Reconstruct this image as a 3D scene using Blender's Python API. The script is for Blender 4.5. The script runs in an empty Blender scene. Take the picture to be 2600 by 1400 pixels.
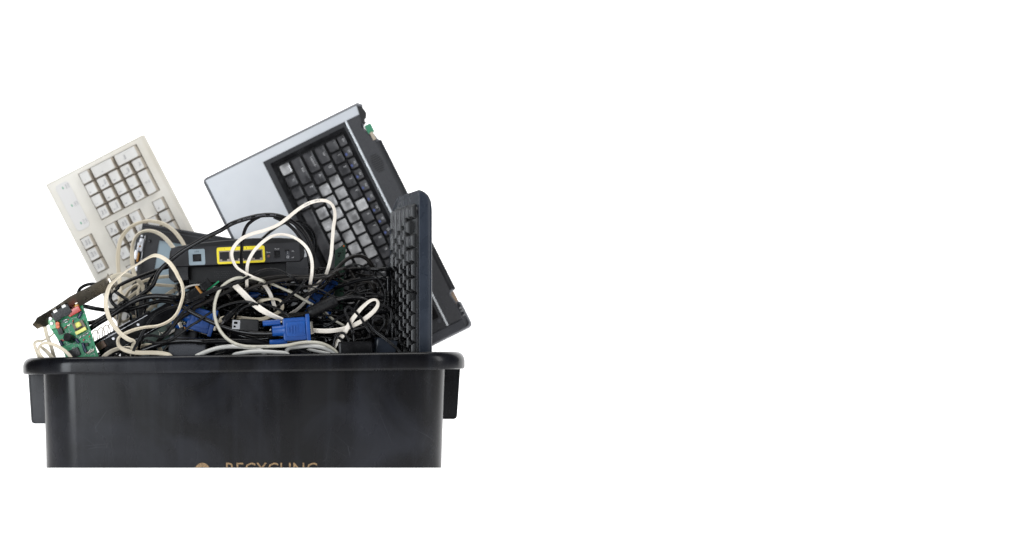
import bpy, bmesh, math, random
from mathutils import Vector, Matrix
random.seed(7)
SC = bpy.context.scene
COL = SC.collection
PX = 0.0005          # metres per photograph pixel on the plane of the bin's front (Y = 0)
DIST = 2.2
CX, CY = 620.0, 900.0    # where the optical axis meets the photograph
ZH = 0.145               # camera height above the white surface

# ---------------------------------------------------------------- camera
cam = bpy.data.cameras.new('camera'); camo = bpy.data.objects.new('camera', cam); COL.objects.link(camo)
camo.location = (0, -DIST, ZH); camo.rotation_euler = (math.radians(90), 0, 0)
cam.sensor_width = 36; cam.lens = 36 * (DIST / PX) / 2600
cam.shift_x = (1300 - CX) / 2600; cam.shift_y = (CY - 700) / 2600
cam.clip_start = 0.05; cam.clip_end = 60
cam.dof.use_dof = True; cam.dof.focus_distance = 2.25; cam.dof.aperture_fstop = 3.2
SC.camera = camo
# ---------------------------------------------------------------- world + lamps
W = bpy.data.worlds.new('World'); SC.world = W; W.use_nodes = True
bg = W.node_tree.nodes['Background']; bg.inputs[0].default_value = (0.93, 0.96, 1, 1); bg.inputs[1].default_value = 0.06
def area(name, loc, target, sx, sy, power, color=(1, 1, 1)):
    l = bpy.data.lights.new(name, 'AREA'); l.shape = 'RECTANGLE'; l.size = sx; l.size_y = sy; l.energy = power; l.color = color
    o = bpy.data.objects.new(name, l); COL.objects.link(o); o.location = loc
    o.rotation_euler = (Vector(target) - Vector(loc)).to_track_quat('-Z', 'Y').to_euler()
    return o
area('softbox_key', (-0.86, -2.1, 0.44), (-.1, 0.1, 0.15), 0.8, 1.1, 31, (0.91, 0.955, 1))
area('softbox_top', (0.1, -0.25, 1.75), (0.0, 0.2, 0.2), 1.5, 0.7, 19, (1, 0.99, 0.97))
area('softbox_fill', (1.9, -1.0, 0.8), (0.1, 0.1, 0.15), 0.4, 1.1, 10)
SC.view_settings.view_transform = 'Standard'; SC.view_settings.look = 'None'
SC.view_settings.exposure = 0; SC.view_settings.gamma = 1; SC.view_settings.use_curve_mapping = False
SC.cycles.max_bounces = 6

# ---------------------------------------------------------------- helpers
def K(Y): return PX * (DIST + Y) / DIST
def P(px, py, Y): return Vector(((px - CX) * K(Y), Y, ZH + (CY - py) * K(Y)))
def rgb(r, g, b):
    f = lambda c: (c / 255 / 12.92) if c <= 10 else ((c / 255 + 0.055) / 1.055) ** 2.4
    return (f(r), f(g), f(b), 1)
def mat(name, col, rough=0.5, metal=0.0, spec=0.5, mottle=0.0, scale=40, rvar=0.0, bump=0.0, bscale=600, col2=None, emit=0, coat=0):
    m = bpy.data.materials.new(name); m.use_nodes = True; nt = m.node_tree; b = nt.nodes['Principled BSDF']
    b.inputs['Base Color'].default_value = col; b.inputs['Roughness'].default_value = rough
    b.inputs['Metallic'].default_value = metal; b.inputs['Specular IOR Level'].default_value = spec
    b.inputs['Coat Weight'].default_value = coat
    if emit: b.inputs['Emission Color'].default_value = (1, 1, 1, 1); b.inputs['Emission Strength'].default_value = emit
    tc = nt.nodes.new('ShaderNodeTexCoord')
    if mottle or rvar or col2:
        n = nt.nodes.new('ShaderNodeTexNoise'); n.inputs['Scale'].default_value = scale; n.inputs['Detail'].default_value = 5
        nt.links.new(tc.outputs['Object'], n.inputs['Vector'])
        if mottle or col2:
            cr = nt.nodes.new('ShaderNodeValToRGB'); cr.color_ramp.elements[0].position = .35; cr.color_ramp.elements[1].position = .68
            c2 = col2 or tuple(min(1, c * (1 + mottle)) for c in col[:3]) + (1,)
            c1 = col if col2 else tuple(c * (1 - mottle) for c in col[:3]) + (1,)
            cr.color_ramp.elements[0].color = c1; cr.color_ramp.elements[1].color = c2
            nt.links.new(n.outputs['Fac'], cr.inputs['Fac']); nt.links.new(cr.outputs['Color'], b.inputs['Base Color'])
        if rvar:
            mr = nt.nodes.new('ShaderNodeMapRange'); mr.inputs['From Min'].default_value = .3; mr.inputs['From Max'].default_value = .7
            mr.inputs['To Min'].default_value = max(.02, rough - rvar); mr.inputs['To Max'].default_value = rough + rvar
            nt.links.new(n.outputs['Fac'], mr.inputs['Value']); nt.links.new(mr.outputs['Result'], b.inputs['Roughness'])
    if bump:
        n2 = nt.nodes.new('ShaderNodeTexNoise'); n2.inputs['Scale'].default_value = bscale; n2.inputs['Detail'].default_value = 3
        nt.links.new(tc.outputs['Object'], n2.inputs['Vector'])
        bp = nt.nodes.new('ShaderNodeBump'); bp.inputs['Strength'].default_value = bump; bp.inputs['Distance'].default_value = .0005
        nt.links.new(n2.outputs['Fac'], bp.inputs['Height']); nt.links.new(bp.outputs['Normal'], b.inputs['Normal'])
    return m
M = {}
M['backdrop'] = mat('self_lit_white_backdrop', (.85, .85, .85, 1), .8, emit=1.0)  # emission added so the sweep stays pure white and shadows wash out
M['black'] = mat('black_plastic', (.008, .008, .009, 1), .24, mottle=.25, scale=60, rvar=.08, bump=.15, spec=.24)
M['black_matte'] = mat('black_matte_plastic', (.009, .009, .010, 1), .4, mottle=.2, scale=90, bump=.3, bscale=1500, spec=.24)
M['charcoal'] = mat('charcoal_plastic', (.019, .019, .022, 1), .42, mottle=.15, scale=50, bump=.35, bscale=1800, spec=.3)
M['bluegrey'] = mat('blue_grey_plastic', (.024, .030, .042, 1), .28, mottle=.12, scale=30, rvar=.06, spec=.22)
M['cable'] = mat('black_cable_rubber', (.006, .006, .007, 1), .2, mottle=.35, scale=50, rvar=.1, spec=.24)
M['cable_dusty'] = mat('dusty_black_rubber', (.007, .0065, .0065, 1), .34, scale=35, col2=(.020, .017, .015, 1), rvar=.1, spec=.24)
M['cable_gloss'] = mat('glossy_black_wire', (.005, .005, .006, 1), .12, rvar=.08, scale=50, spec=.24)
M['beige_cable'] = mat('beige_cable_vinyl', rgb(205, 193, 170), .42, scale=28, col2=rgb(222, 212, 192), rvar=.08)
M['white_cable'] = mat('off_white_cable_vinyl', rgb(225, 217, 206), .4, scale=28, col2=rgb(236, 230, 220), rvar=.08)
M['grey_cable'] = mat('grey_cable_vinyl', rgb(176, 172, 158), .38, scale=24, col2=rgb(192, 189, 176), rvar=.08)
M['light_grey_cable'] = mat('light_grey_cable_vinyl', rgb(196, 195, 190), .3, scale=24, col2=rgb(212, 211, 207))
M['beige'] = mat('beige_case_plastic', rgb(206, 201, 190), .45, scale=9, col2=rgb(222, 219, 212), bump=.2)
M['key_top'] = mat('key_top_plastic', rgb(203, 201, 197), .4, scale=14, col2=rgb(214, 213, 211))
M['key_side'] = mat('grimy_shaded_key_side', rgb(182, 173, 160), .55, scale=60, col2=rgb(196, 188, 176))  # darker than the tops: grime plus shade put into the colour
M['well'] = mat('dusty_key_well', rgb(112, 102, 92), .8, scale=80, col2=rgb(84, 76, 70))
M['panel_grey'] = mat('pale_grey_label', rgb(205, 203, 201), .4)
M['ink'] = mat('dark_print', (.03, .03, .035, 1), .6)
M['ink_grey'] = mat('grey_print', rgb(120, 120, 126), .6)
M['ink_white'] = mat('white_print', rgb(190, 190, 192), .6)
M['ink_blue'] = mat('blue_print', rgb(66, 80, 135), .6)
M['ink_green'] = mat('green_print', rgb(60, 150, 110), .6)
M['kb_black'] = mat('dull_black_key', (.008, .008, .009, 1), .22, spec=.45)
M['kb_gloss'] = mat('glossy_black_key', (.01, .01, .011, 1), .22, spec=.5)
M['silver'] = mat('silver_painted_plastic_sheen', rgb(226, 229, 233), .32, metal=.2, scale=4, col2=rgb(180, 186, 195), rvar=.06)  # pale to grey mottling paints soft reflections into the silver
M['silver_line'] = mat('bright_silver_trim', rgb(235, 240, 245), .25, metal=.4)
M['gunmetal'] = mat('gunmetal_plastic', (.05, .052, .06, 1), .42, mottle=.1, scale=20, spec=.3)
M['lap_key'] = mat('worn_black_key', (.030, .030, .033, 1), .30, scale=60, col2=(.065, .065, .070, 1), rvar=.1)
M['lap_key_worn_sheen'] = mat('polished_worn_key_sheen', (.20, .20, .205, 1), .22, metal=.3, spec=.8, scale=50, col2=(.66, .66, .67, 1), rvar=.08)  # worn tops; the pale blotches paint bright reflections into the colour
M['lap_side'] = mat('black_key_side', (.008, .008, .009, 1), .5)
M['metal'] = mat('worn_steel', rgb(204, 198, 186), .27, metal=1, scale=30, col2=rgb(120, 112, 100), rvar=.12)
M['metal_bright'] = mat('bright_nickel', rgb(165, 165, 168), .32, metal=1)
M['metal_brown'] = mat('brown_copper_part', rgb(120, 96, 84), .4, metal=.3)
M['pcb'] = mat('green_circuit_board', rgb(14, 150, 98), .35, scale=120, col2=rgb(6, 124, 78), spec=.35)
M['pcb_dark'] = mat('dark_green_board', rgb(24, 62, 44), .35, scale=120, col2=rgb(14, 42, 30))
M['pcb_pale'] = mat('pale_green_board', rgb(130, 196, 150), .35)
M['red'] = mat('red_epoxy', rgb(168, 36, 26), .18, spec=.7)
M['orange'] = mat('orange_epoxy', rgb(214, 96, 22), .25)
M['yellow_tape'] = mat('yellow_tape', rgb(222, 224, 120), .35)
M['yellow'] = mat('yellow_plastic', rgb(238, 218, 36), .4)
M['slate'] = mat('grey_blue_plastic', rgb(140, 156, 166), .45)
M['blue'] = mat('blue_plastic', rgb(22, 76, 150), .36, scale=40, col2=rgb(16, 62, 130), spec=.35, rvar=.06)
M['glass'] = mat('lcd_screen', rgb(112, 132, 142), .3, scale=6, col2=rgb(136, 156, 168), spec=.6)
M['gold'] = mat('worn_gold_paint', rgb(96, 74, 50), .45, metal=.2, scale=900, col2=rgb(160, 132, 94))
M['speckle'] = mat('speckled_charcoal', (.045, .047, .055, 1), .6, scale=900, col2=(.10, .105, .12, 1), spec=.3)
M['cap_blue'] = mat('blue_black_sleeve', rgb(34, 48, 74), .25)
M['brown_rubber'] = mat('brown_button', rgb(110, 72, 62), .5)
M['gold_contact'] = mat('amber_contact', rgb(150, 104, 48), .35, metal=.6)

def bin_material():
    m = bpy.data.materials.new('scuffed_black_bin_plastic'); m.use_nodes = True; nt = m.node_tree; b = nt.nodes['Principled BSDF']
    L = nt.links.new; N = nt.nodes.new
    tc = N('ShaderNodeTexCoord')
    def noise(scale, detail=5, sc=(1, 1, 1), dist=0):
        mp = N('ShaderNodeMapping'); mp.inputs['Scale'].default_value = sc; L(tc.outputs['Object'], mp.inputs['Vector'])
        n = N('ShaderNodeTexNoise'); n.inputs['Scale'].default_value = scale; n.inputs['Detail'].default_value = detail
        n.inputs['Distortion'].default_value = dist; L(mp.outputs['Vector'], n.inputs['Vector']); return n.outputs['Fac']
    def ramp(fac, p0, c0, p1, c1):
        r = N('ShaderNodeValToRGB'); r.color_ramp.elements[0].position = p0; r.color_ramp.elements[0].color = c0
        r.color_ramp.elements[1].position = p1; r.color_ramp.elements[1].color = c1; L(fac, r.inputs['Fac']); return r.outputs['Color']
    def mix(a, b_, fac):
        x = N('ShaderNodeMix'); x.data_type = 'RGBA'
        L(a, x.inputs[6]); L(b_, x.inputs[7]); L(fac, x.inputs[0]) ; return x.outputs[2]
    smudge = ramp(noise(11, 7, dist=.8), .42, (.003, .003, .004, 1), .70, (.013, .014, .019, 1))
    streak = ramp(noise(26, 4, (3.0, 1, .12)), .5, (0, 0, 0, 1), .8, (1, 1, 1, 1))
    haze = N('ShaderNodeRGB'); haze.outputs[0].default_value = (.018, .020, .026, 1)
    sm = N('ShaderNodeMath'); sm.operation = 'MULTIPLY'; sm.inputs[1].default_value = .35; L(streak, sm.inputs[0])
    c1 = mix(smudge, haze.outputs[0], sm.outputs[0])
    # fine scratches: thin iso-lines of a stretched wave, masked to patches
    def scratches(rot, scale, seed):
        mp = N('ShaderNodeMapping'); mp.inputs['Rotation'].default_value = (0, rot, 0); mp.inputs['Location'].default_value = (seed, 0, seed)
        L(tc.outputs['Object'], mp.inputs['Vector'])
        v = N('ShaderNodeTexVoronoi'); v.feature = 'DISTANCE_TO_EDGE'; v.inputs['Scale'].default_value = scale
        mp2 = N('ShaderNodeMapping'); mp2.inputs['Scale'].default_value = (1, .05, .22); L(mp.outputs['Vector'], mp2.inputs['Vector']); L(mp2.outputs['Vector'], v.inputs['Vector'])
        r = N('ShaderNodeMath'); r.operation = 'LESS_THAN'; r.inputs[1].default_value = .0022; L(v.outputs['Distance'], r.inputs[0])
        mk = ramp(noise(14, 2, (1, 1, 1)), .54, (0, 0, 0, 1), .64, (1, 1, 1, 1))
        x = N('ShaderNodeMath'); x.operation = 'MULTIPLY'; L(r.outputs[0], x.inputs[0]); L(mk, x.inputs[1]); return x.outputs[0]
    s1 = scratches(.9, 22, 1.3); s2 = scratches(-.4, 30, 4.1)
    ad = N('ShaderNodeMath'); ad.operation = 'MAXIMUM'; L(s1, ad.inputs[0]); L(s2, ad.inputs[1])
    sf = N('ShaderNodeMath'); sf.operation = 'MULTIPLY'; sf.inputs[1].default_value = .13; L(ad.outputs[0], sf.inputs[0])
    pale = N('ShaderNodeRGB'); pale.outputs[0].default_value = (.10, .105, .12, 1)
    c2 = mix(c1, pale.outputs[0], sf.outputs[0]); L(c2, b.inputs['Base Color'])
    mr = N('ShaderNodeMapRange'); mr.inputs['From Min'].default_value = .3; mr.inputs['From Max'].default_value = .7
    mr.inputs['To Min'].default_value = .18; mr.inputs['To Max'].default_value = .34; L(noise(13, 6, (1.6, 1, .5)), mr.inputs['Value']); L(mr.outputs['Result'], b.inputs['Roughness'])
    bp = N('ShaderNodeBump'); bp.inputs['Strength'].default_value = .25; bp.inputs['Distance'].default_value = .0006
    L(noise(30, 8, (1, 1, .4)), bp.inputs['Height']); L(bp.outputs['Normal'], b.inputs['Normal'])
    b.inputs['Specular IOR Level'].default_value = .22
    return m
M['bin'] = bin_material()

def add_mesh(name, bm, mats, parent=None, smooth=True, angle=40):
    me = bpy.data.meshes.new(name)
    bmesh.ops.recalc_face_normals(bm, faces=bm.faces)
    if smooth:
        lim = math.radians(angle)
        for f in bm.faces: f.smooth = True
        for e in bm.edges:
            if len(e.link_faces) == 2 and e.calc_face_angle(0) > lim: e.smooth = False
    bm.to_mesh(me); bm.free()
    for m in (mats if isinstance(mats, (list, tuple)) else [mats]): me.materials.append(M[m] if isinstance(m, str) else m)
    o = bpy.data.objects.new(name, me); COL.objects.link(o)
    if parent: o.parent = parent
    if smooth and len(me.polygons) < 3000:
        w = o.modifiers.new('weighted', 'WEIGHTED_NORMAL'); w.keep_sharp = True; w.weight = 80
    return o
def tag(o, label, cat, group=None):
    o['label'] = label; o['category'] = cat
    if group: o['group'] = group
    return o
def thing(name, label, cat, mx=None, group=None):
    o = bpy.data.objects.new(name, None); COL.objects.link(o); o.empty_display_size = .02
    if mx is not None: o.matrix_world = mx
    return tag(o, label, cat, group)
def frame(px, py, Y, ang, tilt=0, yaw=0):
    """local X along the image angle, local Y 90 deg anticlockwise of it, local Z towards the camera"""
    a = math.radians(ang)
    m = Matrix(((math.cos(a), -math.sin(a), 0), (0, 0, -1), (math.sin(a), math.cos(a), 0))).to_4x4()
    m.translation = P(px, py, Y)
    return m @ Matrix.Rotation(math.radians(tilt), 4, 'X') @ Matrix.Rotation(math.radians(yaw), 4, 'Y')

def loft(bm, rings, cap0=True, cap1=True, mi=0, mis=None):
    vs = [[bm.verts.new(p) for p in r] for r in rings]
    n = len(vs[0])
    for i in range(len(vs) - 1):
        for j in range(n):
            f = bm.faces.new((vs[i][j], vs[i][(j + 1) % n], vs[i + 1][(j + 1) % n], vs[i + 1][j]))
            f.material_index = mis[i] if mis else mi
    if cap0: f = bm.faces.new(vs[0][::-1]); f.material_index = mis[0] if mis else mi
    if cap1: f = bm.faces.new(vs[-1]); f.material_index = mis[-1] if mis else mi
    return vs
def rrect(cx, cy, w, h, r, z, seg=3):
    r = max(1e-5, min(r, w / 2 - 1e-5, h / 2 - 1e-5)); out = []
    for qx, qy, a0 in ((1, 1, 0), (-1, 1, 90), (-1, -1, 180), (1, -1, 270)):
        for i in range(seg + 1):
            a = math.radians(a0 + 90 * i / seg)
            out.append(Vector((cx + qx * (w / 2 - r) + r * math.cos(a), cy + qy * (h / 2 - r) + r * math.sin(a), z)))
    return out
def slab(bm, x0, x1, y0, y1, z0, z1, r=.001, bev=.0005, mi=0, seg=3):
    """rounded plate, soft edge on the +z side"""
    cx, cy, w, h = (x0 + x1) / 2, (y0 + y1) / 2, x1 - x0, y1 - y0
    bev = min(bev, (z1 - z0) * .45)
    loft(bm, [rrect(cx, cy, w, h, r, z0, seg), rrect(cx, cy, w, h, r, z1 - bev, seg), rrect(cx, cy, w - .6 * bev, h - .6 * bev, r, z1 - .3 * bev, seg), rrect(cx, cy, w - 2 * bev, h - 2 * bev, r, z1, seg)], mi=mi)
def prism(bm, pts, z0, z1, mi=0):
    loft(bm, [[Vector((x, y, z0)) for x, y in pts], [Vector((x, y, z1)) for x, y in pts]], mi=mi)
def plate(bm, x0, x1, y0, y1, holes, z, t, mi=0, wall=None):
    """flat plate with rectangular holes whose walls go down by t"""
    xs = sorted({x0, x1} | {v for h in holes for v in h[:2]}); ys = sorted({y0, y1} | {v for h in holes for v in h[2:]})
    xs = [x for x in xs if x0 <= x <= x1]; ys = [y for y in ys if y0 <= y <= y1]
    V = {}
    def v(x, y, zz):
        k = (round(x, 7), round(y, 7), round(zz, 7))
        if k not in V: V[k] = bm.verts.new(k)
        return V[k]
    solid = lambda i, j: 0 <= i < len(xs) - 1 and 0 <= j < len(ys) - 1 and not any(h[0] - 1e-9 <= (xs[i] + xs[i+1]) / 2 <= h[1] and h[2] <= (ys[j] + ys[j+1]) / 2 <= h[3] for h in holes)
    for i in range(len(xs) - 1):
        for j in range(len(ys) - 1):
            if not solid(i, j): continue
            a, b, c, d = xs[i], xs[i + 1], ys[j], ys[j + 1]
            for f in [bm.faces.new((v(a, c, z), v(b, c, z), v(b, d, z), v(a, d, z))), bm.faces.new((v(a, d, z - t), v(b, d, z - t), v(b, c, z - t), v(a, c, z - t)))]: f.material_index = mi
            for (di, dj, p, q) in ((-1, 0, (a, d), (a, c)), (1, 0, (b, c), (b, d)), (0, -1, (a, c), (b, c)), (0, 1, (b, d), (a, d))):
                if not solid(i + di, j + dj):
                    f = bm.faces.new((v(*p, z), v(*p, z - t), v(*q, z - t), v(*q, z))); f.material_index = mi if wall is None else wall
def tube(bm, pts, r, seg=10, mi=0):
    """tube through a dense list of points"""
    rings = []; up = Vector((0, -1, 0)); n = len(pts)
    for i, p in enumerate(pts):
        t = (pts[min(i + 1, n - 1)] - pts[max(i - 1, 0)]).normalized()
        u = (up - t * up.dot(t))
        if u.length < 1e-4: u = t.orthogonal()
        u.normalize(); w = t.cross(u); up = u
        rr = r(i / (n - 1)) if callable(r) else r
        rings.append([p + (u * math.cos(a) + w * math.sin(a)) * rr for a in [2 * math.pi * k / seg for k in range(seg)]])
    loft(bm, rings, mi=mi)
def lathe(bm, A, B, prof, seg=18, mi=0):
    t = (B - A).normalized(); u = t.orthogonal().normalized(); w = t.cross(u); L = (B - A).length
    loft(bm, [[A + t * (s * L) + (u * math.cos(a) + w * math.sin(a)) * r for a in [2 * math.pi * k / seg for k in range(seg)]] for s, r in prof], mi=mi)
_tx = {}
def text_into(bm, s, cx, cy, z, h, mi=0, rot=0, thick=.0001, sx=1.0, mx=None):
    """flat lettering of cap height h centred on (cx, cy)"""
    if s not in _tx:
        cu = bpy.data.curves.new('t', 'FONT'); cu.body = s; cu.size = 1; cu.extrude = 0.5; cu.resolution_u = 2; cu.align_x = 'CENTER'
        o = bpy.data.objects.new('t', cu); COL.objects.link(o)
        bpy.context.view_layer.update()
        me = bpy.data.meshes.new_from_object(o.evaluated_get(bpy.context.evaluated_depsgraph_get()))
        _tx[s] = me; bpy.data.objects.remove(o); bpy.data.curves.remove(cu)
    me = _tx[s]; k = h / .72; c, sn = math.cos(math.radians(rot)), math.sin(math.radians(rot))
    vs = []
    for v in me.vertices:
        x, y = v.co.x * k * sx, v.co.y * k - h / 2
        p = Vector((cx + x * c - y * sn, cy + x * sn + y * c, z + thick * (v.co.z + .5)))
        vs.append(bm.verts.new(mx @ p if mx else p))
    for p in me.polygons:
        try: f = bm.faces.new([vs[i] for i in p.vertices]); f.material_index = mi
        except ValueError: pass

# ---------------------------------------------------------------- setting: self-lit white studio sweep
bm = bmesh.new()
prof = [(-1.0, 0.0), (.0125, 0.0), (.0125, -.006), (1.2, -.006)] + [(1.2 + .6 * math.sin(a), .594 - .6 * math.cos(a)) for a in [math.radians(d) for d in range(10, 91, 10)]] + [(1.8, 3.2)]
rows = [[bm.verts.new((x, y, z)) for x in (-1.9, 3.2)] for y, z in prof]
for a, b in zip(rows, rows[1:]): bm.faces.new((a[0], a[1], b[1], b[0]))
o = add_mesh('ground', bm, 'backdrop'); o['kind'] = 'structure'; o['label'] = 'self-lit seamless white studio surface and background'

# ---------------------------------------------------------------- the bin
ZT = .1445; SL = .0145
def bring(x0, x1, y0, y1, r, z):
    pts = rrect((x0 + x1) / 2, (y0 + y1) / 2, x1 - x0, y1 - y0, r, 0, 10)
    out = []
    # extra points along the long sides keep shading even
    for p in pts: out.append(Vector((p.x, p.y, z + (SL * p.x * min(1, z / ZT) if z > 0 else 0))))
    return out
bin_root = thing('recycling_bin', 'scuffed black plastic recycling bin heaped with electronic waste', 'bin', Matrix.Identity(4))
def bx(z): t = z / .13; return (-.2577 - .0045 * t, .2570 + .0050 * t, .0150 - .0006 * t, .3845 + .0055 * t)
bm = bmesh.new(); R = []
for z in (-.006, .001, .03, .06, .09, .118, .126): x0, x1, y0, y1 = bx(z); R.append(bring(x0, x1, y0, y1, .046, z))
for z in (.126, .09, .03, .004): x0, x1, y0, y1 = bx(z); R.append(bring(x0 + .003, x1 - .003, y0 + .003, y1 - .003, .043, z))
loft(bm, R)
body = add_mesh('bin_body', bm, 'bin', bin_root)
bm = bmesh.new(); R = []
for ins, z in ((.0255, .1235), (.0025, .1225), (.0008, .1232), (.0, .1255), (.0, .1330), (.0005, .1358), (.0018, .1388), (.0042, .1418), (.0080, .1439), (.0125, .1447), (.022, .1447), (.0262, .1435), (.0280, .139), (.0285, .130), (.0285, .1235)):
    R.append(bring(-.2895 + ins, .2885 - ins, 0 + ins * .42, .404 - ins * .42, .070 - ins * .7, z))
vs = loft(bm, R, cap0=False, cap1=False)
for a, b in zip(vs[-1], vs[-1][1:] + vs[-1][:1]):
    i = vs[-1].index(a); j = vs[-1].index(b)
    bm.faces.new((vs[-1][i], vs[-1][j], vs[0][j], vs[0][i]))
rim = add_mesh('rim', bm, 'bin', bin_root)
# parting seam and moulding nibs on the rim
bm = bmesh.new()
slab(bm, -.0004, .0004, -.010, .010, -.0004, .0005, .0002, .0001)
o = add_mesh('rim_seam', bm, 'black', rim); o.matrix_world = Matrix.Translation((-.179, -.0002, .1335)) @ Matrix.Rotation(math.radians(90), 4, 'X')
bm = bmesh.new()
for i in range(16): slab(bm, i * .0036, i * .0036 + .0016, 0, .0014, 0, .0008, .0003, .0002)
o = add_mesh('moulding_nib', bm, 'bin', rim); o.matrix_world = Matrix.Translation((.165, .0010, .1240)) @ Matrix.Rotation(math.radians(90), 4, 'X')
for sx in (-1, 1):
    bm = bmesh.new(); top = .1235 + sx * .004; bot = .053 + (.006 if sx > 0 else 0); xo, xi = sx * .2865, sx * .2585
    def pl(pts, y0, y1):
        loft(bm, [[Vector((x, y0, z)) for x, z in pts], [Vector((x, y1, z)) for x, z in pts]])
    prof = [(xi, top), (xo, top), (xo - sx * .0042, bot + .004), (xo - sx * .0055, bot + .0012), (xo - sx * .0085, bot), (xi, bot)]
    pl(prof, .1000, .1022); pl(prof, .2800, .2822)
    out = [(xo, top), (xo - sx * .0042, bot + .004), (xo - sx * .0055, bot + .0012), (xo - sx * .0085, bot), (xo - sx * .0085, bot + .0020), (xo - sx * .0068, bot + .0030), (xo - sx * .0060, bot + .005), (xo - sx * .0020, top)]
    pl(out, .0980, .1000); pl(out, .1022, .2800)
    pl([(xo - sx * .0088, bot), (xi, bot), (xi, bot + .0016), (xo - sx * .0088, bot + .0016)], .0980, .1000)
    pl([(xo - sx * .009, bot + .003), (xo - sx * .011, bot + .002), (xo - sx * .022, bot + .012), (xo - sx * .0215, bot + .0135)], .0988, .1000)
    add_mesh('handle', bm, 'bin', bin_root, angle=25)
# raised lettering, running out of sight where the bin meets the white surface
def cut(bm, z=0.0003):
    bmesh.ops.bisect_plane(bm, geom=bm.verts[:] + bm.edges[:] + bm.faces[:], plane_co=(0, 0, z), plane_no=(0, 0, 1), clear_inner=True)
ang = math.atan2(.0006, .13)
def front_frame(px, py):
    p = P(px, py, .018); y = .0150 - .0006 * p.z / .13
    m = Matrix.Rotation(math.radians(90) - 0 + ang, 4, 'X'); m.translation = (p.x, y - .0000, p.z); return m
bm = bmesh.new(); h = .0175
text_into(bm, 'RECYCLING', 0, 0, -.0004, h, 0, 0, .0013, 238 * PX / (5.35 * h / .72), front_frame(689.5, 1173 + h / PX / 2))
cut(bm); add_mesh('lettering', bm, 'gold', body, smooth=False)
bm = bmesh.new(); f = front_frame(514, 1175 + 19)
n = 30
def arc(r, z, a0=0, a1=360): return [f @ Vector((r * math.cos(math.radians(a0 + (a1 - a0) * i / n)), r * math.sin(math.radians(a0 + (a1 - a0) * i / n)), z)) for i in range(n + 1)]
ro, ri = 19 * PX, 8.5 * PX
A0, B0, C0, D0 = [[bm.verts.new(p) for p in arc(r, z, 5, 175)] for r, z in ((ro, -.0004), (ro, .0009), (ri, .0009), (ri, -.0004))]
for i in range(n):
    for a, b in ((A0, B0), (B0, C0), (C0, D0), (D0, A0)): bm.faces.new((a[i], a[i + 1], b[i + 1], b[i]))
for i in (0, n): bm.faces.new((A0[i], B0[i], C0[i], D0[i]))
cut(bm); add_mesh('recycling_emblem', bm, 'gold', body, smooth=False)

# ---------------------------------------------------------------- key caps
def keycap(bm, cx, cy, w, d, z0, h, side=.0013, back=.0008, front=.0032, r=.0012, dish=.0004, mt=0, ms=1, slope=0):
    tw, td = w - 2 * side, d - back - front; ty = cy + (front - back) / 2
    R_ = [rrect(cx, cy, w, d, r * .6, z0, 2), rrect(cx, cy, w, d, r * .6, z0 + h * .12, 2), rrect(cx, ty, tw + .0006, td + .0006, r, z0 + h - .0004, 2), rrect(cx, ty, tw - .0002, td - .0002, r, z0 + h, 2), rrect(cx, ty, tw * .55, td * .55, r * .6, z0 + h - dish, 2)]
    if slope:
        for q in R_[2:]:
            for p in q: p.z += (p.y - (ty + td / 2)) * slope
    loft(bm, R_, cap0=False, mis=[ms, ms, mt, mt])
    return ty

# ---------------------------------------------------------------- beige keyboard
YK = .312; k = K(YK)
kb = thing('computer_keyboard', 'old beige computer keyboard standing on end at the back left of the bin', 'keyboard', frame(115.5, 469.5, YK, 117.3))
LK, WK = 800, 282
blocks = [(14, 146, 85.5, 252.5), (163, 262.5, 14, 47.5), (163, 262.5, 85.5, 185), (196, 229, 184.9, 219.1), (163, 262.5, 219, 252.5), (278, 410, 14, 47.5), (425, 558, 14, 47.5), (573, 706, 14, 47.5), (740, 773, 14, 47.5), (278, 778, 85.5, 252.5)]
holes = [(-b[1] * k, -b[0] * k, -b[3] * k, -b[2] * k) for b in blocks]
bm = bmesh.new()
plate(bm, -(LK - 4) * k, -4 * k, -268 * k, -4 * k, holes, 0, .0045, 0)
e = [Vector(p) for p in ()]
def edge_prof(y, z): return y * k, z
# case shell round the plate with a rolled front edge
pr = [(0, -.026), (0, -.003), (-1.2, -.0008), (-4, 0), (-4, -.006), (-268, -.006), (-268, 0), (-273, -.0012), (-279, -.006), (-282, -.013), (-282, -.026)]
loft(bm, [[Vector((x, y * k, z)) for y, z in pr] for x in (-LK * k, 0)])
for x0, x1 in ((-4 * k, -.2 * k), (-(LK - .2) * k, -(LK - 4) * k)): slab(bm, x0, x1, -268 * k, -4 * k, -.02, 0, .0005, .0008)
add_mesh('case', bm, 'beige', kb, angle=50)
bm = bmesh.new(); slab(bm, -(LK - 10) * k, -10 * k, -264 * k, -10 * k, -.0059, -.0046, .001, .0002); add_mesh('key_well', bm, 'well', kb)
bm = bmesh.new(); slab(bm, -145 * k, -15 * k, -55 * k, -18 * k, .0001, .0006, 9 * k, .0002)
for i, w in enumerate(('Num\nLock', 'Caps\nLock', 'Scroll\nLock')):
    v = 28 + i * 50
    text_into(bm, w.split('\n')[0], -v * k, -44 * k + 0, .0006, 4.5 * k, 1, 0, .0001, .9)
    text_into(bm, w.split('\n')[1], -v * k, -50 * k + 0, .0006, 4.5 * k, 1, 0, .0001, .9)
    slab(bm, -(v + 3) * k, -(v - 3) * k, -37 * k, -34 * k, .0006, .0008, .0001, .0001, 2)
add_mesh('indicator_panel', bm, ['panel_grey', 'ink_grey', 'ink_green'], kb, smooth=False)
U = 33.2
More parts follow.
